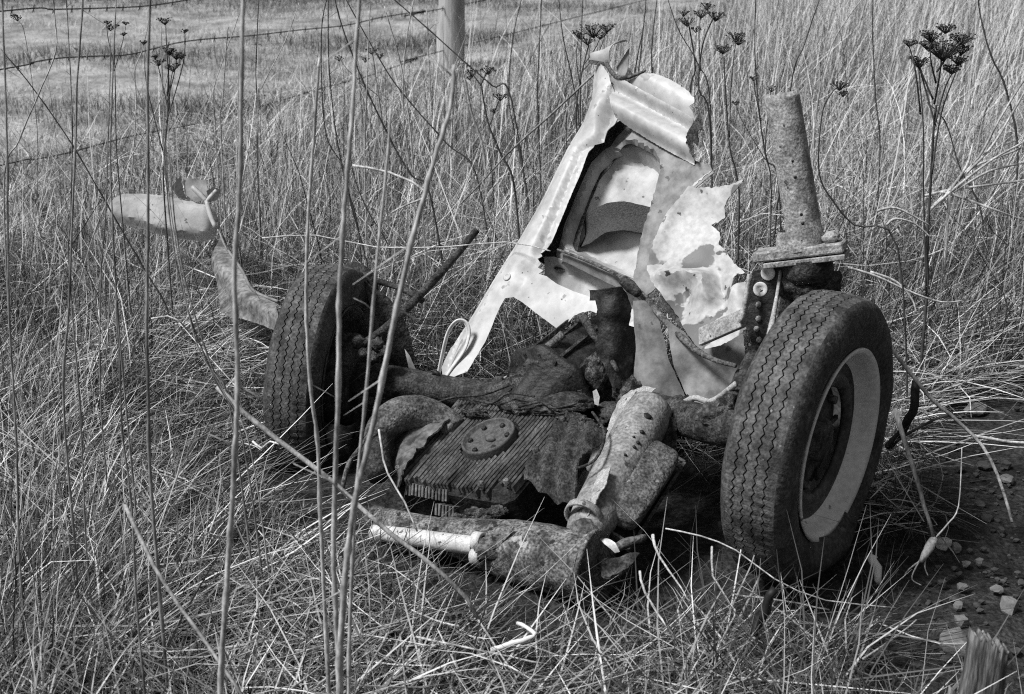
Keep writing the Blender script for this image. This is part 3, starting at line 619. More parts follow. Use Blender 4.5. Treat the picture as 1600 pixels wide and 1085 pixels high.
# --- bracket and flanged tube above the near wheel
BR = Plane(W(1190, 490, 3.17), n=Vector((-.45, -1, .25)))
brk = sheet('bracket', [(1176, 424), (1196, 420), (1218, 416), (1224, 420), (1214, 470), (1208, 520), (1196, 560), (1180, 552), (1170, 520), (1160, 500), (1166, 470)], BR, lambda x, y: .0 + .004 * nz2(x, y, .04), M['oil'], wreck, 6, th=.006, label='dark bracket with two pale washers under the flanged tube')
for px, py in ((1201, 427), (1189, 452)):
    lathe('washer', [(-.001, .001), (-.001, .006), (.001, .008), (.002, .015), (.001, .0165), (-.001, .0165)], BR.hit(px, py, .005), BR.n, M['chrome'], brk, 20)
for px, py in ((1186, 476), (1186, 498), (1183, 514), (1187, 531)):
    lathe('bolt', [(0, .007), (.006, .006), (.007, .001)], BR.hit(px, py, .004), BR.n, M['rust_pale'], brk, 8)
tube('edge_bar', [W(1172, 430, 3.14), W(1166, 470, 3.13), W(1158, 505, 3.12)], [.010, .012, .010], M['rust_pale'], brk, 6, 3, flat=.5)
tube('edge_bar', [W(1220, 424, 3.13), W(1214, 462, 3.11), W(1206, 508, 3.08), W(1200, 530, 3.06)], [.004, .004, .007, .006], M['rust_pale'], brk, 6, 3)
fa, fb = W(1258, 372, 3.14), W(1221, 146, 3.10); fax = (fb - fa).normalized()
ft = lathe('flanged_tube', [(0, .044), (.01, .041), (.03, .0395), (.06, .039), (.30, .0385), ((fb - fa).length - .012, .0385), ((fb - fa).length, .037), ((fb - fa).length - .004, .033), (.20, .032)], fa, fax, M['tube'], wreck, 32, mod=lambda i, t, a, r: (a + (.006 * vn(math.cos(t) * 2, math.sin(t) * 2) if i in (5, 6, 7) else 0), r * (1 + .02 * vn(a * 20, math.cos(t) * 2, math.sin(t) * 2))), label='pale rusted open tube rising from a bolted flange')
f1 = Vector((.93, -.28, .20)).normalized(); f3 = (fax - f1 * fax.dot(f1)).normalized(); f2 = f3.cross(f1)
fc = W(1250, 392, 3.12)
box('flange', fc, (f1, f2, f3), (.098, .048, .011), M['tube'], ft, .3)
box('flange', fc - f3 * .020 + f1 * .012, (f1, f2, f3), (.088, .052, .006), M['tube'], ft, .3)
box('clamp_block', fc + f3 * .022 + f1 * .07, (f1, f2, f3), (.017, .030, .012), M['tube'], ft, .7)
lathe('collar', [(-.01, .05), (.02, .048), (.035, .042)], fc + f3 * .012, f3, M['tube'], ft, 24)
lathe('bump_stop', [(0, .055), (-.03, .056), (-.05, .045), (-.055, .001)], fc - f3 * .02 + f1 * .012, f3, M['rust_dark'], ft, 28)
for px, py, r_ in ((1242, 275, .004), (1252, 333, .004), (1255, 347, .0045), (1230, 250, .003)):
    q = fa + fax * ((372 - py) / 226 * (fb - fa).length); nn = (CAM - q); nn = (nn - fax * nn.dot(fax)).normalized()
    lump('rust_hole', q + nn * .0385, (fax, fax.cross(nn), nn), (r_, r_, .002), M['black'], ft, 1, .2)
lump('caked_grime', W(1262, 448, 3.16), XYZ, (.075, .06, .045), M['grime'], ft, 3, .4, 2, 3)
sheet('support_plate', [(1224, 424), (1300, 420), (1312, 450), (1322, 475), (1260, 490), (1215, 500)], Plane(W(1265, 450, 3.22), n=Vector((-.1, -1, .3))), lambda x, y: .01 * nz2(x, y, .03), M['rust'], wreck, 7, th=.006)

tube('damper_mount', [BR.hit(1188, 545, -.01), W(1165, 590, 3.16), W(1140, 640, 3.13), W(1120, 662, 3.14)], [.022, .026, .030, .030], M['rust_dark'], wreck, 12, 4, nz=.004)
# --- torn fender on the far side
FE = Plane(W(430, 495, 3.98), W(348, 480, 4.2), W(345, 358, 4.5))
fend = sheet('torn_fender', [(338, 342), (343, 351), (350, 364), (355, 385), (371, 411), (386, 431), (395, 451), (408, 463), (436, 474), (446, 500), (438, 520), (416, 511), (382, 500), (366, 499), (346, 489), (342, 455), (339, 426), (343, 409), (346, 393), (346, 371)], FE, lambda x, y: .03 * np.sin(np.clip(dist_line([(344, 360), (372, 412), (396, 452), (440, 476)], x, y) / 40, 0, 1) * 3) + .01 * nz2(x, y, .02), M['fender'], wreck, 5, jag=.6, label='torn grey fender remnant reaching out beside the far wheel')
tube('bead', [FE.hit(344, 352, .01), FE.hit(356, 386, .015), FE.hit(384, 428, .015), FE.hit(396, 452, .015), FE.hit(410, 464, .015), FE.hit(440, 476, .015)], .0045, M['paint_worn'], fend, 6, 4)
tube('fender_stay', [FE.hit(440, 498, .0), W(500, 500, 4.10), W(560, 530, 4.02), W(615, 560, 3.88)], [.02, .016, .014, .014], M['rust_dark'], wreck, 10, 4)
OV = Plane(W(250, 340, 4.55), n=Vector((-.15, -1, .55)))
ov = [(168, 329), (172, 317), (180, 309), (192, 303), (222, 303), (256, 306), (290, 313), (318, 319), (332, 323), (338, 343), (336, 362), (331, 372), (316, 377), (281, 373), (245, 366), (223, 358), (190, 350), (172, 341)]
sheet('white_cowl', ov, OV, lambda x, y: .026 * smooth(dist_line(ov, x, y, True) / 12) + .012 * nz2(x, y, .012, 3) - .00012 * np.maximum(0, x - 290) ** 1.3, M['pan'], fend, 5, label='rounded white sheet lying in the grass at the fender end')
sheet('white_tab', [(286, 277), (305, 280), (322, 281), (325, 298), (323, 311), (306, 317), (290, 304)], OV, lambda x, y: .0 + .01 * nz2(x, y, .05), M['paint_worn'], fend, 5, jag=.5)
sheet('torn_edge', [(269, 294), (284, 276), (288, 300), (294, 312), (280, 310)], OV, lambda x, y: .01, M['black'], fend, 5, jag=.6)
sheet('torn_edge', [(324, 300), (334, 294), (346, 298), (342, 312), (330, 318)], OV, lambda x, y: .01, M['black'], fend, 5, jag=.6)
for pts in ([(309, 299), (321, 310), (331, 321)], [(347, 304), (338, 314), (331, 322)], [(331, 320), (337, 342), (345, 362)]):
    tube('strut', [OV.hit(x, y, .05) for x, y in pts], [.008, .009, .007], M['paint'], fend, 6, 3)

# ------------------------------------------------------------------ fence
fence = empty('barbed_wire_fence', (FP + FD * 3.9) + Vector((0, 0, gz(-.4, 9.55))), label='old barbed wire fence with a wooden post along the pasture', cat='fence')
FPL = Plane(FP, n=Vector((.886, -.463, 0)))
def fpos(s, z): p = FP + FD * s; return Vector((p.x, p.y, z))
def post_at(s, r_, h):
    b = fpos(s, gz(FP.x + FD.x * s, FP.y + FD.y * s) - .1)
    tube('post', [b, b + Vector((.01, 0, h * .5)), b + Vector((-.01, .01, h))], [r_ * 1.05, r_, r_ * .93], M['post'], fence, 12, 4, nz=.012, nsc=5)
post_at(3.87, .09, 1.5); post_at(9.5, .08, 1.4); post_at(-1.8, .08, 1.4)
wires = ([(0, 259), (50, 250), (102, 240), (205, 213), (290, 197), (358, 181), (430, 160), (511, 136), (575, 119), (653, 92), (690, 80)],
         [(0, 109), (50, 98), (95, 91), (150, 88), (205, 85), (290, 65), (392, 56), (470, 47), (540, 40), (598, 27), (666, 17), (690, 14)],
         [(0, 18), (85, 15), (160, 13), (235, 9), (320, -4), (420, -18), (540, -36), (690, -62)])
for wp in wires:
    pts = [FPL.hit(x, y) for x, y in wp]
    s0 = (pts[0] - FP).dot(FD); pts.insert(0, fpos(-1.8, pts[0].z + .03)); pts.append(fpos(9.5, pts[-1].z - .02))
    cm = catmull(pts, 5)
    wire = mesh_obj('wire', *tube_geo(cm, .0035, 5), M['wire'], fence)
    d = 0
    for a, b in zip(cm[:-1], cm[1:]):
        L = (b - a).length
        while d < L:
            q = a + (b - a) * (d / L)
            if -1.6 < (q - FP).dot(FD) < 5.5:
                g = [tube_geo([q + Vector(v) * .02, q - Vector(v) * .02], [.002, .002], 4) for v in ((.3, .2, .9), (.2, -.6, -.7))] + [lump_geo(q, XYZ, (.007, .007, .006), 1, 0)]
                mesh_obj('barb', *join_geo(g), M['wire'], wire)
            d += .115 + random.uniform(-.01, .01)
        d -= L

# ------------------------------------------------------------------ tall stalks
def stalk_pts(pix, Y=None, lean=0.0):
    """pix: from the foot upwards; the stalk stands in an upright plane at distance Y"""
    pix = sorted(pix, key=lambda p: -p[1]) if pix[0][1] < pix[-1][1] else list(pix)
    if Y is None:
        r = ray(*pix[0]); p = CAM + r * (CAM_H / -r.z); Y = p.y
    P = [on_y(x, y, Y) for x, y in pix]
    z0 = P[0].z
    P = [Vector((p.x, p.y + lean * (p.z - z0), p.z)) for p in P]
    g = gz(P[0].x, P[0].y)
    if P[0].z > g + .01:
        dv = (P[0] - P[1]); k = min(.25, .3 * abs(dv.x / (abs(dv.z) + 1e-6)))
        f = Vector((P[0].x + math.copysign(k, dv.x) * (P[0].z - g) * .6, P[0].y, g - .01)); P.insert(0, f)
    return P
def wpx(w, Y): return w / 2 / FPX * math.hypot(Y, .6)
def stalk(pix, w, tone, Y, label, group, name='dry_stalk', cat='stalk', lean=0.0, knots=True):
    P = stalk_pts(pix, Y, lean); yy = P[0].y; r0 = wpx(w, yy)
    C = catmull(P, 6); base = P[0]; r0 *= .62 if w < 7 else .78
    seed = base.x * 57 + base.y * 13; nC = len(C)
    rad = [r0 * (1.15 - .55 * i / nC + .10 * vn(i * .9, seed)) for i in range(nC)]
    kx = ky = 0.0; C2 = []
    for i, p in enumerate(C):                                   # the stalk changes direction a little at each node
        kx += .55 * r0 * vn(math.floor(i / 4) * 3.1, seed); ky += .55 * r0 * vn(math.floor(i / 4) * 2.7, seed + 20)
        t = i / nC; C2.append(p + Vector((kx * t, ky * t, 0)) + Vector((vn(i * 1.3, seed + 7), vn(i * 1.1, seed + 3), 0)) * r0 * .28)
    geo = []
    for i in range(3, nC - 2, 5):
        rad[i] *= 1.35
        if vn(i * 5.3, seed + 9) > -.08:                         # leaf remnant or side twig at a node
            sd_ = 1 if vn(i * 2.2, seed) > 0 else -1; L_ = r0 * (9 + 22 * abs(vn(i * 3.7, seed + 1))); q = C2[i]
            d1 = Vector((sd_ * .7, .3 * vn(i, seed), .75 if vn(i * 1.9, seed + 30) > -.1 else -.5)).normalized()
            geo.append(tube_geo([q, q + d1 * L_ * .5, q + d1 * L_ + Vector((sd_ * L_ * .15, 0, -.1 * L_))], [r0 * .34, r0 * .26, r0 * .1], 4))
    geo.append(tube_geo(C2, rad, 8 if w > 5 else 6))
    return mesh_obj(name, *join_geo(geo), M['stem_' + tone], origin=base, label=label, cat=cat, group=group)
G1 = ('thick pale dry stalk rising in front of the wreck', 'thick pale stalks before the wreck')
for w, Y, lab, pix in ((12, 1.78, 'thick pale stalk crossing the torn fender left of the far wheel', [(345, 1120), (352, 960), (362, 830), (372, 680), (377, 560), (375, 420), (384, 280), (388, 120), (392, -40)]),
                  (11, 1.85, 'thick pale upright stalk crossing the middle of the far tyre', [(535, 1110), (524, 950), (523, 820), (533, 560), (535, 440), (545, 300), (550, 200), (560, 60), (563, -40)]),
                  (8, 2.15, 'slimmer pale stalk crossing the outer tread of the far tyre', [(502, 840), (496, 700), (485, 600), (480, 480), (483, 330), (490, 220), (495, 90)]),
                  (8, 1.95, 'slimmer pale stalk leaning over the far wheel hub', [(545, 1090), (550, 900), (558, 760), (573, 600), (585, 430), (600, 280), (612, 170)]),
                  (13, 1.80, 'thickest pale stalk slanting from the muffler up past the brake rod', [(530, 1100), (537, 940), (545, 860), (560, 770), (590, 660), (622, 520), (655, 400), (690, 280), (722, 180), (735, 100)])):
    stalk(pix, w, 'pale', Y, lab, G1[1])
G2 = ('slim grey dry stalk standing in the grass before the pasture', 'slim stalks before the pasture')
for w, Y, tone, lab, pix in ((6, 2.3, 'mid', 'grey kinked stalk standing farthest from the wreck before the pasture', [(32, 900), (25, 700), (12, 480), (8, 230), (3, 60), (0, -20)]),
                  (6, 2.6, 'mid', 'grey upright stalk halfway between cowl and the field corner, the stouter of a pair', [(100, 640), (108, 480), (113, 330), (118, 230), (121, 130), (128, 40), (132, -20)]),
                  (4, 3.2, 'mid', 'grey thin stalk twinned with a stouter one before the pasture', [(108, 430), (110, 330), (112, 200), (108, 100), (100, -20)]),
                  (5, 2.7, 'mid', 'grey stalk rising past the rounded end of the white cowl', [(190, 560), (180, 420), (177, 350), (175, 250), (180, 120), (187, -20)]),
                  (7, 2.2, 'mid', 'stout grey stalk crossing the middle of the white cowl', [(236, 760), (232, 600), (231, 500), (234, 350), (236, 240), (236, 124), (240, -20)]),
                  (4, 2.5, 'pale', 'long grey stalk curving from the far wheel up over the cowl', [(392, 705), (345, 605), (308, 540), (284, 440), (264, 320), (252, 160), (248, 40)]),
                  (5, 2.5, 'mid', 'grey curving stalk, middle of three sweeping over the cowl', [(380, 690), (335, 590), (300, 500), (276, 400), (262, 300), (256, 200)]),
                  (5, 2.55, 'mid', 'short grey curving stalk, lowest of three sweeping over the cowl', [(360, 640), (330, 570), (292, 450), (272, 350), (262, 240)]),
                  (4, 2.9, 'mid', 'thin grey stalk just outside the rounded end of the cowl', [(158, 640), (157, 450), (165, 330), (168, 180), (170, 60)]),
                  (5, 2.4, 'mid', 'short grey stalk in the grass below the paired upright stalks', [(135, 860), (128, 700), (118, 560), (108, 470)]),
                  (6, 2.1, 'mid', 'stout grey stalk stub in the grass below the cowl', [(215, 960), (206, 800), (192, 680), (186, 560), (180, 470)])):
    stalk(pix, w, tone, Y, lab, G2[1])
G3 = ('thin pale dry stem standing before the pasture fence', 'thin pale stems before the fence')
for w, Y, lab, pix in ((4.5, 3.6, 'pale zigzag stem leaning across all fence wires', [(6, 300), (30, 219), (60, 149), (87, 80), (85, 30), (81, -10)]),
                  (3.5, 4.6, 'pale upright stem crossing two wires right of the cowl', [(370, 290), (372, 200), (373, 100), (384, -10)]),
                  (3, 4.6, 'crooked pale stem stepping upward right of the cowl', [(338, 230), (337, 200), (335, 145), (350, 95), (372, 30), (384, -5)]),
                  (4, 4.6, 'short pale stem with a blunt top right of the cowl', [(345, 200), (347, 165), (352, 90), (356, 42)]),
                  (4, 4.5, 'pale curved stem left of the fence post', [(660, 330), (640, 250), (631, 174), (634, 75), (648, -10)]),
                  (4, 4.4, 'pale straight stem near the dark arched stems', [(570, 260), (573, 160), (576, 75), (579, -10)]),
                  (5, 4.8, 'pale stem leaning toward the fence post, stouter than its neighbours', [(645, 260), (636, 170), (624, 100), (599, 10)]),
                  (3, 4.6, 'pale side shoot leaning away over the middle wire', [(403, 170), (410, 135), (445, 65), (467, 5)]),
                  (3.5, 4.8, 'thin crooked pale stem above the white cowl', [(200, 330), (207, 260), (213, 160), (210, 110), (222, 75), (236, 10)]),
                  (4, 4.2, 'long pale slanting stem rising from the grass over the cowl', [(110, 500), (145, 370), (180, 290), (244, 170), (262, 100)]),
                  (6, 5.2, 'thick bleached stem stub before the seed plant by the fence post', [(756, 240), (736, 175), (727, 130), (718, 95)]),
                  (4, 6.5, 'white stem standing against the fence post', [(672, 130), (668, 60), (664, -10)]),
                  (3.5, 5.6, 'pale crooked stem right of the flanged tube', [(1342, 250), (1330, 180), (1362, 60), (1390, -10)]),
                  (4, 5.2, 'pale arching stem rising behind the flanged tube', [(1270, 260), (1276, 170), (1300, 70), (1350, -5)]),
                  (3.5, 5.4, 'pale slanting stem beside the many-headed dark plant', [(1390, 180), (1420, 120), (1475, 10)])):
    stalk(pix, w, 'pale', Y, lab, G3[1])
G4 = ('thin dark bent stem rising from the grass behind the wreck', 'dark stems behind the wreck')
for w, Y, lab, pix in ((4, 4.25, 'dark arched stem ending at the top of the far wheel', [(576, 428), (569, 393), (549, 320), (538, 262), (512, 214), (504, 124), (505, 40), (514, -5)]),
                  (4, 4.3, 'dark stem running beside the arched one above the far wheel', [(560, 360), (539, 280), (524, 200), (514, 100), (512, -5)]),
                  (5, 4.4, 'long dark stem leaning down toward the snapped pale stem', [(672, 305), (643, 274), (609, 219), (564, 124), (534, 50), (517, -5)]),
                  (4, 4.6, 'dark stem leaning across behind the brake rod', [(745, 276), (698, 224), (629, 144), (589, 85), (539, -5)]),
                  (4, 4.8, 'dark stem leaning across the fence post to the paired seed heads', [(800, 160), (770, 135), (733, 104), (658, 37), (609, -5)]),
                  (4, 4.6, 'dark upright stem crossing the wires right of the cowl', [(402, 255), (402, 174), (398, 100), (402, -5)]),
                  (4.5, 4.0, 'long dark diagonal stem falling from the upper wire to the grass', [(262, 485), (224, 418), (164, 313), (109, 219), (55, 139), (7, 78)]),
                  (3.5, 4.3, 'short dark stem in the grass above the far wheel', [(610, 395), (575, 330), (552, 270), (540, 180)]),
                  (3.5, 5.2, 'dark stem rising between fence post and white panel', [(815, 260), (795, 160), (800, 60), (815, -10)]),
                  (4, 5.0, 'dark upright stem nearest the fence post side of the panel', [(845, 290), (840, 160), (842, 80), (845, -10)]),
                  (3.5, 5.1, 'dark bent stem beside the broad flat umbel', [(905, 200), (895, 130), (880, 60), (872, -10)]),
                  (3.5, 4.9, 'dark straight stem passing behind the broad flat umbel', [(907, 210), (907, 100), (912, -10)]),
                  (3.5, 4.6, 'dark stem rising behind the torn horn', [(990, 150), (994, 100), (1004, 50), (1012, -10)]),
                  (3, 4.6, 'dark stem paired closely behind the torn horn', [(996, 150), (1001, 90), (1008, 20), (1010, -10)]),
                  (3.5, 4.7, 'dark stem rising behind the top lip of the panel', [(1018, 150), (1018, 80), (1028, -10)]),
                  (4, 4.3, 'dark wavy stem standing left of the flanged tube', [(1217, 290), (1198, 249), (1187, 184), (1180, 92), (1182, -10)]),
                  (3.5, 4.6, 'dark stem leaning away above the flanged tube', [(1235, 145), (1258, 69), (1283, -5)]),
                  (3.5, 4.9, 'thin dark stem between flanged tube and many-headed plant', [(1375, 240), (1368, 150), (1365, 60), (1366, -10)]),
                  (5, 5.0, 'dark forked-looking stem above the twig bush', [(1590, 240), (1572, 140), (1550, 90), (1535, 40), (1528, -10)]),
                  (4, 4.6, 'dark leaning stem behind the twig bush root', [(1535, 340), (1500, 260), (1478, 190), (1450, 160)]),
                  (3, 4.6, 'thin dark stem leaning over the torn flap', [(1110, 170), (1090, 100), (1062, 50), (1042, -5)])):
    stalk(pix, w, 'dark', Y, lab, G4[1])

# stalks lying or leaning across, each on its own
def lying(name, pts, w, tone, label, cat, group=None, segs=7, taper=.7):
    C = catmull(pts, 2 if len(pts) > 3 else 3); C = [p + Vector((vn(i * 1.9, p.x * 40), vn(i * 2.3, p.y * 40 + 5), vn(i * 1.7, p.z * 40 + 9))) * w * .9 for i, p in enumerate(C)]
    g = tube_geo(C, [w, w * taper], segs)
    return mesh_obj(name, *g, M[tone], origin=Vector(pts[0]), label=label, cat=cat, group=group)
lying('fallen_stalk', [W(340, 606, 2.75), W(435, 690, 2.7), W(520, 755, 2.66), W(610, 836, 2.62), W(697, 900, 2.6), W(748, 968, 2.62)], .0055, 'stem_mid', 'long grey stalk leaning diagonally across to the ground before the muffler', 'stalk')
lying('fallen_stalk', [W(196, 790, 2.35), W(241, 887, 2.25), W(281, 947, 2.2), W(342, 1033, 2.15), W(390, 1105, 2.1)], .0036, 'stem_mid', 'pale straight stalk fallen slantwise in the foreground grass', 'stalk')
lying('fallen_stalk', [W(1000, 893, 2.75), W(1008, 928, 2.72), W(1050, 990, 2.66), W(1096, 1052, 2.6)], .0027, 'stem_pale', 'bleached broken stalk lying in the grass before the valve cover', 'stalk')
lying('fallen_stalk', [W(1020, 836, 2.84), W(1030, 868, 2.80), W(1078, 940, 2.72)], .0038, 'stem_pale', 'frayed pale stalk stub poking up beside the valve cover', 'stalk', taper=.3)
lying('fallen_stalk', [W(1112, 855, 2.8), W(1115, 900, 2.74), W(1140, 945, 2.7), W(1148, 962, 2.68), (W(1118, 1020, 2.6)), W(1112, 1095, 2.5)], .0025, 'stem_pale', 'forked pale stalk bent at a joint in front of the near wheel', 'stalk')
lying('fallen_stalk', [W(1040, 826, 2.86), W(1095, 838, 2.82), W(1150, 860, 2.80), W(1210, 905, 2.76), W(1290, 938, 2.74), W(1400, 950, 2.72)], .0017, 'stem_pale', 'long pale stalk lying from the engine past the foot of the near wheel', 'stalk')
lying('fallen_stalk', [W(551, 259, 4.3), W(609, 269, 4.3), W(668, 301, 4.25), W(640, 318, 4.25), W(611, 333, 4.3)], .0042, 'stem_pale', 'pale stem snapped back on itself behind the far wheel', 'stalk')
lying('fallen_stalk', [W(410, 372, 4.0), W(494, 368, 4.0), W(589, 386, 3.95), W(698, 386, 3.8), W(790, 378, 3.7), W(860, 392, 3.55)], .0022, 'stem_pale', 'hair-thin pale stem stretched level above the far wheel', 'stalk')
lying('fallen_stalk', [W(929, 115, 3.95), W(855, 185, 4.1), W(791, 243, 4.3), W(720, 320, 4.6)], .0034, 'stem_mid', 'thin stem resting on the top of the white panel', 'stalk')
lying('fallen_stalk', [W(592, 672, 3.0), W(596, 700, 2.98), W(606, 740, 2.96), W(632, 785, 2.92), W(652, 830, 2.9)], .0026, 'stem_pale', 'bent pale stem drooping over the engine tin and the tailpipe', 'stalk')
lying('fallen_stalk', [W(1398, 640, 2.9), W(1427, 730, 2.93), W(1444, 790, 2.95), W(1460, 842, 2.97)], .0055, 'stem_mid', 'straight grey stick leaning between the near wheel and bare soil', 'stick')
lying('bare_twig', [W(1375, 520, 3.3), W(1449, 618, 3.3), W(1485, 647, 3.3), W(1521, 680, 3.3), W(1548, 716, 3.25), W(1570, 770, 3.2), W(1582, 818, 3.15)], .005, 'stem_mid', 'long bare twig arching over the soil right of the near wheel', 'twig')
lying('bare_twig', [W(1519, 680, 3.3), W(1557, 687, 3.3), W(1600, 692, 3.3), W(1660, 690, 3.3)], .0045, 'stem_pale', 'level pale twig touching the arching one over the soil', 'twig')
lying('bare_twig', [W(1400, 690, 3.4), W(1440, 665, 3.4), W(1490, 645, 3.4)], .004, 'stem_dark', 'short dark twig beside the black hose end', 'twig')
lying('black_hose', [W(1432, 596, 3.35), W(1428, 630, 3.35), W(1420, 655, 3.36), W(1405, 680, 3.4), W(1388, 696, 3.45)], .0105, 'black', 'curved piece of black hose in the grass right of the near wheel', 'hose', taper=1)
lying('dark_stake', [W(1178, 992, 2.66), W(1186, 970, 2.66), W(1199, 942, 2.65), W(1211, 920, 2.64)], .0115, 'black', 'short charred stake with a pale cut end before the near wheel', 'stake', taper=.7)
lying('bleached_stalk_piece', [W(768, 1016, 2.63), W(800, 1005, 2.62), W(826, 998, 2.62), W(838, 990, 2.62), W(824, 980, 2.64), W(808, 973, 2.66)], .0055, 'white', 'bleached snapped stalk lying bone-like in the grass before the muffler', 'stalk', taper=.7)
lying('bleached_stalk_piece', [W(395, 690, 3.1), W(410, 700, 3.08), W(422, 690, 3.08), W(436, 694, 3.06)], .0028, 'stem_pale', 'crumpled pale scrap of stalk beside the far wheel', 'stalk')
lying('bleached_stalk_piece', [W(236, 498, 3.6), W(262, 495, 3.6), W(282, 503, 3.6), (W(293, 517, 3.62))], .0026, 'stem_pale', 'hooked pale stem end in the grass left of the fender', 'stalk')
lying('white_fragment', [W(1364, 868, 2.98), W(1368, 882, 2.97), W(1372, 895, 2.96), W(1374, 910, 2.96)], .011, 'white', 'small white fragment standing in the soil behind the near wheel', 'fragment', taper=.6)
for i in range(48):
    px, py = random.uniform(560, 1420), random.uniform(940, 1085)
    if i % 2 == 0: px, py = random.uniform(0, 560), random.uniform(740, 1085)
    r = ray(px, py); p = CAM + r * ((CAM_H - .08) / -r.z)
    a = random.uniform(0, 6.28); L = random.uniform(.10, .30); d = Vector((math.cos(a), math.sin(a), random.uniform(-.15, .25)))
    lying('broken_stalk', [p - d * L * .5, p + Vector((0, 0, random.uniform(-.006, .006))), p + d * L * .5], random.uniform(.0014, .0028), random.choice(['stem_pale', 'stem_pale', 'stem_mid']), 'short broken straw stalk lying on the matted grass', 'stalk', 'broken straw stalks on the matted grass', 5)

# ------------------------------------------------------------------ flowering plants gone to seed
def buttons(c, spread, n, flat=.35):
    g = []
    for _ in range(n):
        a = random.uniform(0, 6.28); r = spread * 1.3 * math.sqrt(random.random())
        q = Vector(c) + Vector((r * math.cos(a), r * math.sin(a), flat * spread * random.uniform(-.6, 1)))
        s = random.uniform(.0017, .0034)
        g.append(lump_geo(q, XYZ, (s, s, s * .8), 1, .25, 2, random.random() * 9))
        g.append(tube_geo([q, Vector(c) - Vector((0, 0, spread * .9))], [.0005, .0008], 3, False))
    return join_geo(g)
def seed_plant(stem, heads, Y, w, label, branches=(), tone='dark', group=None, n=22):
    P = stalk_pts(stem, Y); base = P[0]; yy = base.y; r0 = wpx(w, yy) * .72
    root = empty('seed_plant', base, label=label, cat='plant', group=group)
    mesh_obj('stem', *tube_geo(catmull(P, 4), [r0 * 1.1, r0 * .7], 6), M['stem_' + tone], root)
    for b in branches:
        Q = [on_y(x, y, yy) + Vector((0, random.uniform(-.02, .02), 0)) for x, y in b]
        mesh_obj('branch', *tube_geo(catmull(Q, 4), [r0 * .7, r0 * .4], 5), M['stem_' + tone], root)
    for hx, hy, sz in heads:
        c = on_y(hx, hy, yy); s = sz / FPX * yy
        mesh_obj('seed_head', *buttons(c, s, max(14, int(n * 1.9 * sz / 14))), M['seed'], root)
seed_plant([(1448, 465), (1449, 380), (1454, 290), (1459, 200), (1463, 165)], [(1475, 72, 26), (1456, 54, 14), (1478, 42, 12), (1503, 58, 15), (1503, 76, 12), (1421, 66, 9), (1436, 94, 14), (1488, 106, 12), (1452, 70, 12), (1498, 92, 12)], 3.75, 6.5,
           'tall dark plant with many seed heads right of the flanged tube',
           [[(1463, 165), (1470, 110), (1474, 78)], [(1463, 130), (1452, 90), (1456, 60)], [(1462, 112), (1490, 80), (1503, 62)], [(1459, 195), (1444, 130), (1436, 100)], [(1440, 180), (1428, 110), (1421, 72)], [(1459, 190), (1475, 140), (1488, 112)], [(1457, 155), (1440, 115), (1436, 98)], [(1445, 460), (1443, 300), (1440, 200), (1436, 100)], [(1453, 270), (1470, 180), (1490, 112)]], n=34)
seed_plant([(1403, 388), (1335, 352), (1300, 312), (1282, 280), (1279, 235), (1286, 172), (1300, 145), (1309, 136)], [(1312, 132, 11), (1318, 146, 7)], 3.5, 4, 'thin arching plant with one small seed head beside the flanged tube', n=22)
seed_plant([(1155, 330), (1150, 270), (1140, 230), (1134, 150), (1131, 90)], [(1130, 75, 11), (1150, 55, 12), (1154, 64, 8)], 4.1, 4, 'dark plant with two flat seed heads between panel and flanged tube', [[(1140, 215), (1142, 130), (1150, 62)]], n=26)
seed_plant([(1110, 200), (1092, 140), (1098, 70), (1115, 28)], [(1118, 23, 12), (1096, 20, 10), (1105, 8, 9)], 4.3, 4, 'dark plant with clustered seed heads above the torn flap', [[(1094, 110), (1092, 60), (1096, 24)]], n=24)
seed_plant([(1075, 170), (1086, 110), (1080, 60), (1075, 34)], [(1074, 32, 11), (1068, 20, 7), (1087, 45, 7)], 4.4, 4, 'dark plant with a single ragged seed head behind the top channel', n=24)
seed_plant([(1205, 300), (1196, 240), (1200, 180), (1204, 142)], [(1206, 137, 8), (1178, 122, 6), (1150, 160, 6)], 4.2, 3, 'faint plant with tiny seed heads just left of the flanged tube', [[(1196, 230), (1184, 160), (1178, 125)], [(1196, 250), (1160, 190), (1150, 164)]], n=16)
seed_plant([(905, 260), (900, 180), (908, 120), (920, 70)], [(927, 44, 17), (905, 52, 10), (948, 42, 11), (918, 62, 10), (938, 54, 9)], 4.5, 4, 'plant with a broad flat umbel left of the panel top', [[(906, 130), (900, 90), (905, 56)], [(910, 110), (935, 80), (947, 46)], [(912, 100), (930, 75), (938, 58)]], n=26)
seed_plant([(805, 300), (782, 240), (762, 190), (752, 132)], [(737, 112, 10), (762, 108, 10), (735, 122, 5), (782, 150, 9), (772, 172, 6)], 4.3, 5, 'plant with paired round seed heads before the fence post', [[(752, 132), (744, 122), (737, 114)], [(752, 132), (758, 120), (762, 110)], [(765, 195), (776, 168), (782, 153)]], n=24)
seed_plant([(258, 330), (256, 260), (262, 180), (263, 120)], [(264, 78, 10), (275, 86, 9), (247, 96, 9), (270, 104, 10), (257, 31, 9), (288, 48, 5), (224, 65, 6), (283, 88, 6), (243, 88, 5)], 4.0, 4, 'dark plant with clustered seed heads above the white cowl', [[(262, 150), (262, 100), (264, 80)], [(262, 170), (250, 120), (247, 98)], [(262, 160), (272, 120), (275, 90)], [(264, 150), (262, 70), (257, 34)], [(262, 190), (285, 100), (288, 52)], [(258, 240), (230, 130), (224, 68)], [(262, 175), (268, 130), (270, 106)]], n=24)
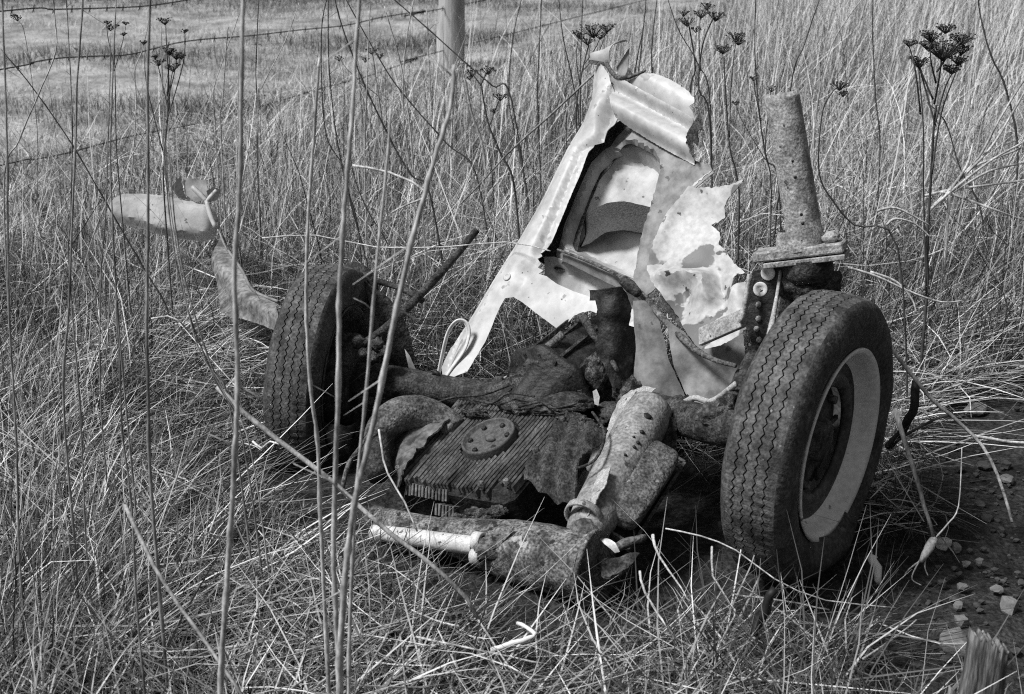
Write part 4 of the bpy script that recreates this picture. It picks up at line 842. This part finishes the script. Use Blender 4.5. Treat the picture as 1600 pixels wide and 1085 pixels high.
seed_plant([(190, 330), (182, 230), (180, 130), (178, 60)], [(168, 34, 5), (178, 40, 6), (196, 36, 4), (193, 53, 4), (172, 44, 5)], 3.9, 3, 'slender plant with few small seed heads before the upper wire', [[(180, 110), (190, 70), (196, 38)], [(180, 100), (170, 60), (168, 36)]], n=18)
seed_plant([(60, 330), (58, 200), (40, 60), (30, 34)], [(27, 27, 7), (22, 24, 4)], 4.4, 2, 'thread-thin plant with one pale seed head by the upper wire', tone='mid', n=18)
seed_plant([(600, 220), (590, 140), (583, 90), (580, 80)], [(580, 78, 8), (570, 92, 7), (594, 86, 7), (530, 90, 7)], 4.8, 3, 'faint plant with loose seed heads left of the fence post', [[(590, 150), (545, 110), (530, 92)]], tone='mid', n=16)

bush = empty('twig_bush', W(1490, 310, 4.6), label='spray of pale bare twigs fanning out right of the dark seed plant', cat='bush')
bush.location.z = gz(bush.location.x, bush.location.y); ABS[bush.name] = tuple(bush.location)
for tw in ([(1452, 330), (1484, 295), (1530, 245), (1560, 190), (1600, 125), (1645, 60)], [(1470, 318), (1490, 290), (1545, 235), (1580, 180), (1620, 110)], [(1460, 322), (1495, 292), (1550, 250), (1600, 222), (1650, 190)], [(1445, 306), (1490, 296), (1540, 290), (1610, 280), (1690, 262)], [(1480, 300), (1520, 262), (1575, 240), (1650, 210)], [(1490, 300), (1545, 268), (1600, 255), (1660, 240)], [(1484, 298), (1510, 260), (1520, 225)], [(1470, 300), (1505, 310), (1560, 330), (1600, 345)]):
    Q = [W(x, y, 4.5 + random.uniform(-.05, .05)) for x, y in tw]
    mesh_obj('twig', *tube_geo(catmull(Q, 4), [.005, .0028], 6), M['stem_pale'], bush)
b0 = Vector(bush.location); mesh_obj('twig', *tube_geo([b0 - Vector((0, 0, .02)), b0 + Vector((0, .01, .06)), W(1484, 296, 4.5)], [.007, .006, .005], 6), M['stem_pale'], bush)
fan = empty('bent_grass_fan', W(1440, 500, 3.9), label='low arching pale branch with drooping twigs at the foot of the dark plant', cat='branch')
for tw in ([(1325, 418), (1370, 432), (1420, 455), (1470, 472), (1505, 470)], [(1360, 425), (1400, 440), (1425, 468), (1432, 490)], [(1370, 330), (1400, 325), (1440, 345), (1452, 352)], [(1385, 352), (1400, 342), (1430, 350), (1455, 372)]):
    mesh_obj('twig', *tube_geo(catmull([W(x, y, 3.75) for x, y in tw], 4), [.004, .002], 5), M['stem_pale'], fan)

# ------------------------------------------------------------------ stones, stake
def stone(px, py, w, h, matn, label, seed, group=None, name='stone'):
    r = ray(px, py + h * .4); p = CAM + r * (CAM_H / -r.z); g = gz(p.x, p.y); d = (p - CAM).dot(FW)
    hw = w / 2 / FPX * d; hh = h / 2 / FPX * d * 1.1
    V, F = lump_geo(Vector((0, 0, hh * .55)), XYZ, (hw, hw * .8, hh), 2, .5, .95, seed)
    V = [Vector((v.x, v.y, min(v.z, hh * 1.15) )) for v in V]
    o = mesh_obj(name, V, F, M[matn], smooth_=False, label=label, cat='stone', group=group)
    o.location = (p.x, p.y, g); o.rotation_euler = (0, 0, seed * 1.3)
stone(1487, 1014, 58, 46, 'stone', 'largest pale angular stone beside the broken stake', 1.2)
stone(1573, 950, 30, 32, 'stone', 'pale wedge-shaped stone lying above the broken stake', 4.1)
stone(1474, 846, 26, 20, 'stone_pale', 'rounded pale stone in the soil at the foot of the grey stick', 2.2)
stone(1494, 852, 20, 18, 'stone', 'grey stone touching the rounded pale one in the soil', 6.2)
stone(1524, 636, 44, 18, 'stone', 'flat pale stone half hidden in grass behind the bare twig', 3.2)
stone(1500, 980, 26, 20, 'stone', 'mid-grey stone just behind the largest pale stone', 5.2)
stone(1466, 998, 26, 28, 'stone_dark', 'dark stone on the grass edge beside the largest pale stone', 7.7)
for i in range(34):
    px, py = random.uniform(1420, 1600), random.uniform(700, 1085)
    if px < 1470 - (py - 900) * .05 and py < 980: continue
    stone(px, py, random.uniform(9, 24), random.uniform(7, 17), random.choice(['stone_dark', 'stone_dark', 'stone', 'stone_dark']), 'small dull stone half sunk in the dark soil', i * 1.37, 'small stones on the bare soil')
# gravel crumbs on the bare soil
g = []; 
for i in range(2600):
    x, y = random.uniform(.72, 2.3), random.uniform(1.5, 3.9)
    if x < .74 + max(0, (y - 2.6)) * .43: continue
    s = random.uniform(.002, .008); g.append(lump_geo((x, y, gz(x, y) + s * .3), XYZ, (s * 1.2, s, s * .8), 1, .4, 1.5, i * .7))
mesh_obj('gravel', *join_geo(g), M['stone_dark'], smooth_=False, label='loose dark gravel crumbs on the bare soil', cat='gravel', kind='stuff')

sb = on_y(1535, 1085, 1.98); sb = Vector((sb.x, sb.y, gz(sb.x, sb.y)))
top = on_y(1540, 983, 1.98)
stake = empty('broken_stake', sb, label='weathered broken wooden stake with a jagged top at the soil edge', cat='stake')
H = top.z - sb.z
def plank(x0, wd, dep, h, seed, back):
    V, F = [], []; n = 22; m = 14
    def grid(side):
        o = len(V)
        for i in range(n):
            t = i / (n - 1); u = (t - .5) * 2
            topz = h * (1 - .10 * t - .16 * max(0, vn(t * 5, seed)) * .7 - .05 * max(0, vn(t * 25, seed + 4)))
            for j in range(m):
                f = j / (m - 1)
                groove = .007 * vn(t * 2.6, f * .9, seed + 2) + .0012 * vn(t * 13, f * 3.0, seed)
                z = -.03 + (topz + .03) * f
                x = x0 + u * wd * (1.12 - .14 * f) - .030 * (1 - f) ** 2 * (1 if u < -.4 else .3) + .002 * vn(f * 6, seed)
                yy = (-dep * math.sqrt(max(0, 1 - .8 * u * u)) - groove) if side == 0 else dep * .8
                V.append(sb + Vector((x, yy + back, z)))
        return o
    a = grid(0); b = grid(1)
    for o, fl in ((a, 0), (b, 1)):
        for i in range(n - 1):
            for j in range(m - 1):
                q = (o + i * m + j, o + (i + 1) * m + j, o + (i + 1) * m + j + 1, o + i * m + j + 1); F.append(q if not fl else q[::-1])
    for i in range(n - 1): F.append((a + i * m + m - 1, a + (i + 1) * m + m - 1, b + (i + 1) * m + m - 1, b + i * m + m - 1))
    for i in (0, n - 1):
        for j in range(m - 1): F.append((a + i * m + j, a + i * m + j + 1, b + i * m + j + 1, b + i * m + j))
    return V, F
mesh_obj('split_timber', *plank(0, .030, .020, H, 3.3, 0), M['wood'], stake)
mesh_obj('splinter', *plank(-.040, .012, .010, H * .62, 8.1, .004), M['wood'], stake)
rt = empty('pale_root', W(1452, 870, 2.95), label='pale exposed root with fine rootlets in the soil under the grey stick', cat='root')
rt.location.z = gz(rt.location.x, rt.location.y); ABS[rt.name] = tuple(rt.location)
mesh_obj('crown', *tube_geo(catmull([W(1460, 842, 2.97), W(1452, 856, 2.96), W(1446, 866, 2.96), W(1438, 878, 2.97)], 4), [.006, .010, .009, .003], 7, nz=.004), M['stem_pale'], rt)
for tw in ([(1446, 862), (1432, 885), (1425, 905), (1440, 915)], [(1448, 866), (1445, 885), (1450, 900)], [(1440, 875), (1420, 890), (1410, 905)], [(1460, 842), (1480, 820), (1498, 790), (1503, 700)]):
    mesh_obj('rootlet', *tube_geo(catmull([W(x, y, 2.97) for x, y in tw], 4), [.0022, .0012], 5), M['stem_pale'], rt)

# ------------------------------------------------------------------ grass: masses nobody could count
HULL = [(-.66, 3.62), (-.62, 3.25), (-.44, 2.98), (-.30, 2.80), (-.14, 2.60), (.03, 2.50), (.18, 2.49), (.30, 2.58), (.44, 2.64), (.54, 2.50), (.66, 2.40), (.86, 2.60), (.88, 2.80), (.72, 3.02), (.50, 3.25), (.30, 3.55), (-.05, 3.72), (-.4, 3.86)]
def bare_edge(x, y): return .74 + np.maximum(0, y - 2.6) * .43 + .07 * np.sin(5 * y) + .04 * np.sin(13 * y + 1)
def is_bare(x, y): return (x > bare_edge(x, y)) & (y < 3.9 + .25 * np.sin(4 * x)) & (y > .2)
def blades(name, pos, L, wd, az, th0, bend, tint, matn, label, cat, segs=3, drift=.5):
    n = len(pos); S = segs
    P = np.zeros((n, S + 1, 3)); P[:, 0] = pos; th = th0.copy(); a = az.copy(); dr = rng.normal(0, drift, n)
    for k in range(S):
        st = np.stack([np.sin(th) * np.cos(a), np.sin(th) * np.sin(a), np.cos(th)], 1)
        P[:, k + 1] = P[:, k] + st * (L / S)[:, None]; th = th + bend / S; a = a + dr / S
    gzv = ground(P[:, 1:, 0], P[:, 1:, 1]) + .006; P[:, 1:, 2] = np.maximum(P[:, 1:, 2], gzv)
    wa = az + math.pi / 2 + rng.normal(0, .5, n); tilt = rng.normal(0, .35, n)
    wv = np.stack([np.cos(wa) * np.cos(tilt), np.sin(wa) * np.cos(tilt), np.sin(tilt)], 1)
    tp = np.array([1.0, .9, .65, .12]) if S == 3 else np.linspace(1, .15, S + 1)
    off = wv[:, None, :] * (wd[:, None] * tp[None, :] * .5)[:, :, None]
    V = np.stack([P - off, P + off], 2).reshape(-1, 3)
    b = (np.arange(n) * (S + 1) * 2)[:, None] + (np.arange(S) * 2)[None, :]
    F = np.stack([b, b + 1, b + 3, b + 2], 2).reshape(-1, 4)
    me = bpy.data.meshes.new(name); me.vertices.add(len(V)); me.vertices.foreach_set('co', V.ravel().astype(np.float32))
    me.loops.add(F.size); me.loops.foreach_set('vertex_index', F.ravel().astype(np.int32))
    me.polygons.add(len(F)); me.polygons.foreach_set('loop_start', np.arange(0, F.size, 4, dtype=np.int32))
    at = me.attributes.new('tint', 'FLOAT', 'POINT'); at.data.foreach_set('value', np.repeat(tint, (S + 1) * 2).astype(np.float32))
    me.update(); me.materials.append(M[matn])
    o = bpy.data.objects.new(name, me); return finish(o, label=label, cat=cat, kind='stuff')
def field(x, y, sc, seed):
    """cheap smooth noise for flow and clumps"""
    r = np.random.default_rng(seed); v = 0
    for _ in range(5):
        k = r.normal(0, sc, 2); v = v + np.sin(k[0] * x + k[1] * y + r.uniform(0, 6.28))
    return v / 2.2
def scatter(n, x0, x1, y0, y1): return rng.uniform(x0, x1, n), rng.uniform(y0, y1, n)
def keep_near(x, y): return ~inside(HULL, x, y) & ~is_bare(x, y) & (fence_side(x, y) > rng.normal(-.15, .25, len(x)))
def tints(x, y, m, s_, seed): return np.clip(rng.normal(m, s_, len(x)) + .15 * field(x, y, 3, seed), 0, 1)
def at0(x, y, h=0.0): return np.stack([x, y, ground(x, y) + h], 1)

# matted straw lying on the ground, everywhere near
def hmax(x, y):
    """how tall grass grows: trampled before the wreck, tall behind, low along the grazed fence"""
    return np.clip(.045 + .14 * fence_side(x, y), .04, .50)
x, y = scatter(62000, -2.6, 2.6, 1.5, 5.2); k = keep_near(x, y) & ~((dist_line(HULL, x, y, True) < .13) & (y < 3.3) & (x < .55)); x, y = x[k], y[k]; n = len(x)
front = (x > -.62 + .25 * (y - 2.6)) & (y < 3.0) & (x < 1.0)
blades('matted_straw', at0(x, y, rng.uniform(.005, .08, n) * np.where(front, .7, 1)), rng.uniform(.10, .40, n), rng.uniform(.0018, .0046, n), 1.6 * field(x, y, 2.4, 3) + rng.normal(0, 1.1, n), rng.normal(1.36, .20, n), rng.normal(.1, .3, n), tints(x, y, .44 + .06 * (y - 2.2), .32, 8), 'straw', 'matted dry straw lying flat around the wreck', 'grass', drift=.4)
x, y = scatter(45000, -2.4, 1.4, 1.5, 4.6); k = keep_near(x, y) & ~((dist_line(HULL, x, y, True) < .10) & (y < 3.3) & (x < .55)); x, y = x[k], y[k]; n = len(x)
blades('fine_straw_litter', at0(x, y, rng.uniform(.003, .05, n)), rng.uniform(.05, .22, n), rng.uniform(.0012, .0026, n), rng.uniform(0, 6.28, n), rng.normal(1.35, .25, n), rng.normal(.1, .5, n), tints(x, y, .46, .24, 18), 'straw', 'fine straw litter matted between the stems around the wreck', 'grass', drift=.8)
# upright dry grass round the wreck, low in front of it, taller at the sides
x, y = scatter(50000, -2.8, 2.6, 1.4, 5.4); k = keep_near(x, y)
front = (x > -.62 + .25 * (y - 2.6)) & (y < 3.0) & (x < 1.0); k &= ~(front & (rng.random(len(x)) < .6)); x, y, front = x[k], y[k], front[k]; n = len(x)
L = np.where(front, rng.uniform(.04, .12, n), rng.uniform(.12, .44, n)) * (1 + .22 * field(x, y, 3, 5)); dh = dist_line(HULL, x, y, True); cut = (y < 3.5) & (x < .62); L = np.where((x > -1.05) & (x < -.5) & (y > 2.9) & (y < 4.5), np.minimum(L, .13), L); L = np.where(cut, np.minimum(L, .025 + .42 * dh), L); L = np.where((x > bare_edge(x, y) - .3) & (y < 3.9), np.minimum(L, .16), L); L = np.clip(np.minimum(L, .02 + 1.25 * hmax(x, y)), .02, .6)
blades('dry_grass', at0(x, y), L, rng.uniform(.0016, .0040, n), 1.6 * field(x, y, 2.2, 21) + rng.normal(0, 1.2, n), np.abs(rng.normal(.45, .42, n)), rng.normal(.4, .55, n), tints(x, y, .42 + .08 * (y - 2.2), .30, 9), 'straw', 'tangled dry grass standing around the wreck', 'grass')
# middle distance, behind the wreck
x, y = scatter(80000, -4.2, 4.4, 4.6, 8.8); k = keep_near(x, y); x, y = x[k], y[k]; n = len(x)
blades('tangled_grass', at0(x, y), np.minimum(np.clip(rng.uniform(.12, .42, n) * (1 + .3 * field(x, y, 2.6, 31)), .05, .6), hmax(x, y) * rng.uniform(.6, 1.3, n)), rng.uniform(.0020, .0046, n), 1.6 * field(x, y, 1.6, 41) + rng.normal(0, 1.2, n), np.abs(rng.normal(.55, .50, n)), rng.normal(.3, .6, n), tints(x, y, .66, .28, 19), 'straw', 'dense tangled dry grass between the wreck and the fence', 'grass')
x, y = scatter(52000, -3.6, 4.2, 4.4, 8.8); k = keep_near(x, y); x, y = x[k], y[k]; n = len(x)
blades('matted_straw', at0(x, y, rng.uniform(.01, .9, n) * hmax(x, y) * .55), rng.uniform(.10, .38, n), rng.uniform(.0022, .0046, n), rng.uniform(0, 6.28, n), rng.normal(1.2, .35, n), rng.normal(.2, .5, n), tints(x, y, .64, .28, 88), 'straw', 'bent straw tangled through the grass behind the wreck', 'grass')
# tall thin stems further back
x, y = scatter(42000, -3.0, 7.5, 6.4, 15); fs = fence_side(x, y); k = fs > .35 + rng.normal(0, .15, len(x)); x, y = x[k], y[k]; n = len(x)
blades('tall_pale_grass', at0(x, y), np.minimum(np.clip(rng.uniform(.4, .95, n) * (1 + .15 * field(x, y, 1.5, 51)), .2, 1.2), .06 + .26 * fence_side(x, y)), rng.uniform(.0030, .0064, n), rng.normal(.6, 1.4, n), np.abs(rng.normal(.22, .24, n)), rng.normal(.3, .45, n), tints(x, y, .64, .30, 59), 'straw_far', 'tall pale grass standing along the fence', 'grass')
x, y = scatter(3600, -2.4, 4.6, 4.1, 8.0); k = keep_near(x, y) & (fence_side(x, y) > .9); x, y = x[k], y[k]; n = len(x)
blades('tall_grass_stems', at0(x, y), rng.uniform(.4, .85, n), rng.uniform(.0024, .0042, n), rng.normal(.4, 1.6, n), np.abs(rng.normal(.34, .30, n)), rng.normal(.15, .4, n), np.clip(rng.normal(.62, .38, n), 0, 1), 'straw', 'scattered tall grass stems behind the wreck', 'grass')
x, y = scatter(520, -.4, 4.2, 4.6, 8.5); n = len(x)
blades('arching_straw', at0(x, y), rng.uniform(.45, 1.0, n), rng.uniform(.004, .0075, n), rng.normal(.3, 1.6, n), np.abs(rng.normal(.3, .25, n)), np.abs(rng.normal(.9, .6, n)), np.clip(rng.normal(.85, .15, n), 0, 1), 'straw_far', 'broad pale straws arching over the grass behind the near wheel', 'grass', segs=6)
# short turf on the pasture
u = rng.uniform(-2, 9, 90000); w_ = 7.5 * rng.random(90000) ** 1.1 + .02
x = FP.x + FD.x * u - .886 * w_; y = FP.y + FD.y * u + .463 * w_
dens = .8 * field(x, y, 2.2, 71) + 1.2 * field(x * .35, y * 1.3, 2.4, 72); k = rng.random(len(x)) < .6 + .3 * dens; x, y, dens = x[k], y[k], dens[k]; n = len(x)
blades('pasture_turf', at0(x, y, .02), np.clip(rng.uniform(.03, .075, n) + .05 * np.maximum(0, dens - .6), .02, .2), rng.uniform(.003, .006, n), rng.uniform(0, 6.28, n), np.abs(rng.normal(.5, .3, n)), rng.normal(.6, .4, n), np.clip(.72 - .55 * np.maximum(0, dens - .35) + rng.normal(0, .16, n), 0, 1), 'turf', 'short grazed turf beyond the fence', 'grass', segs=2)
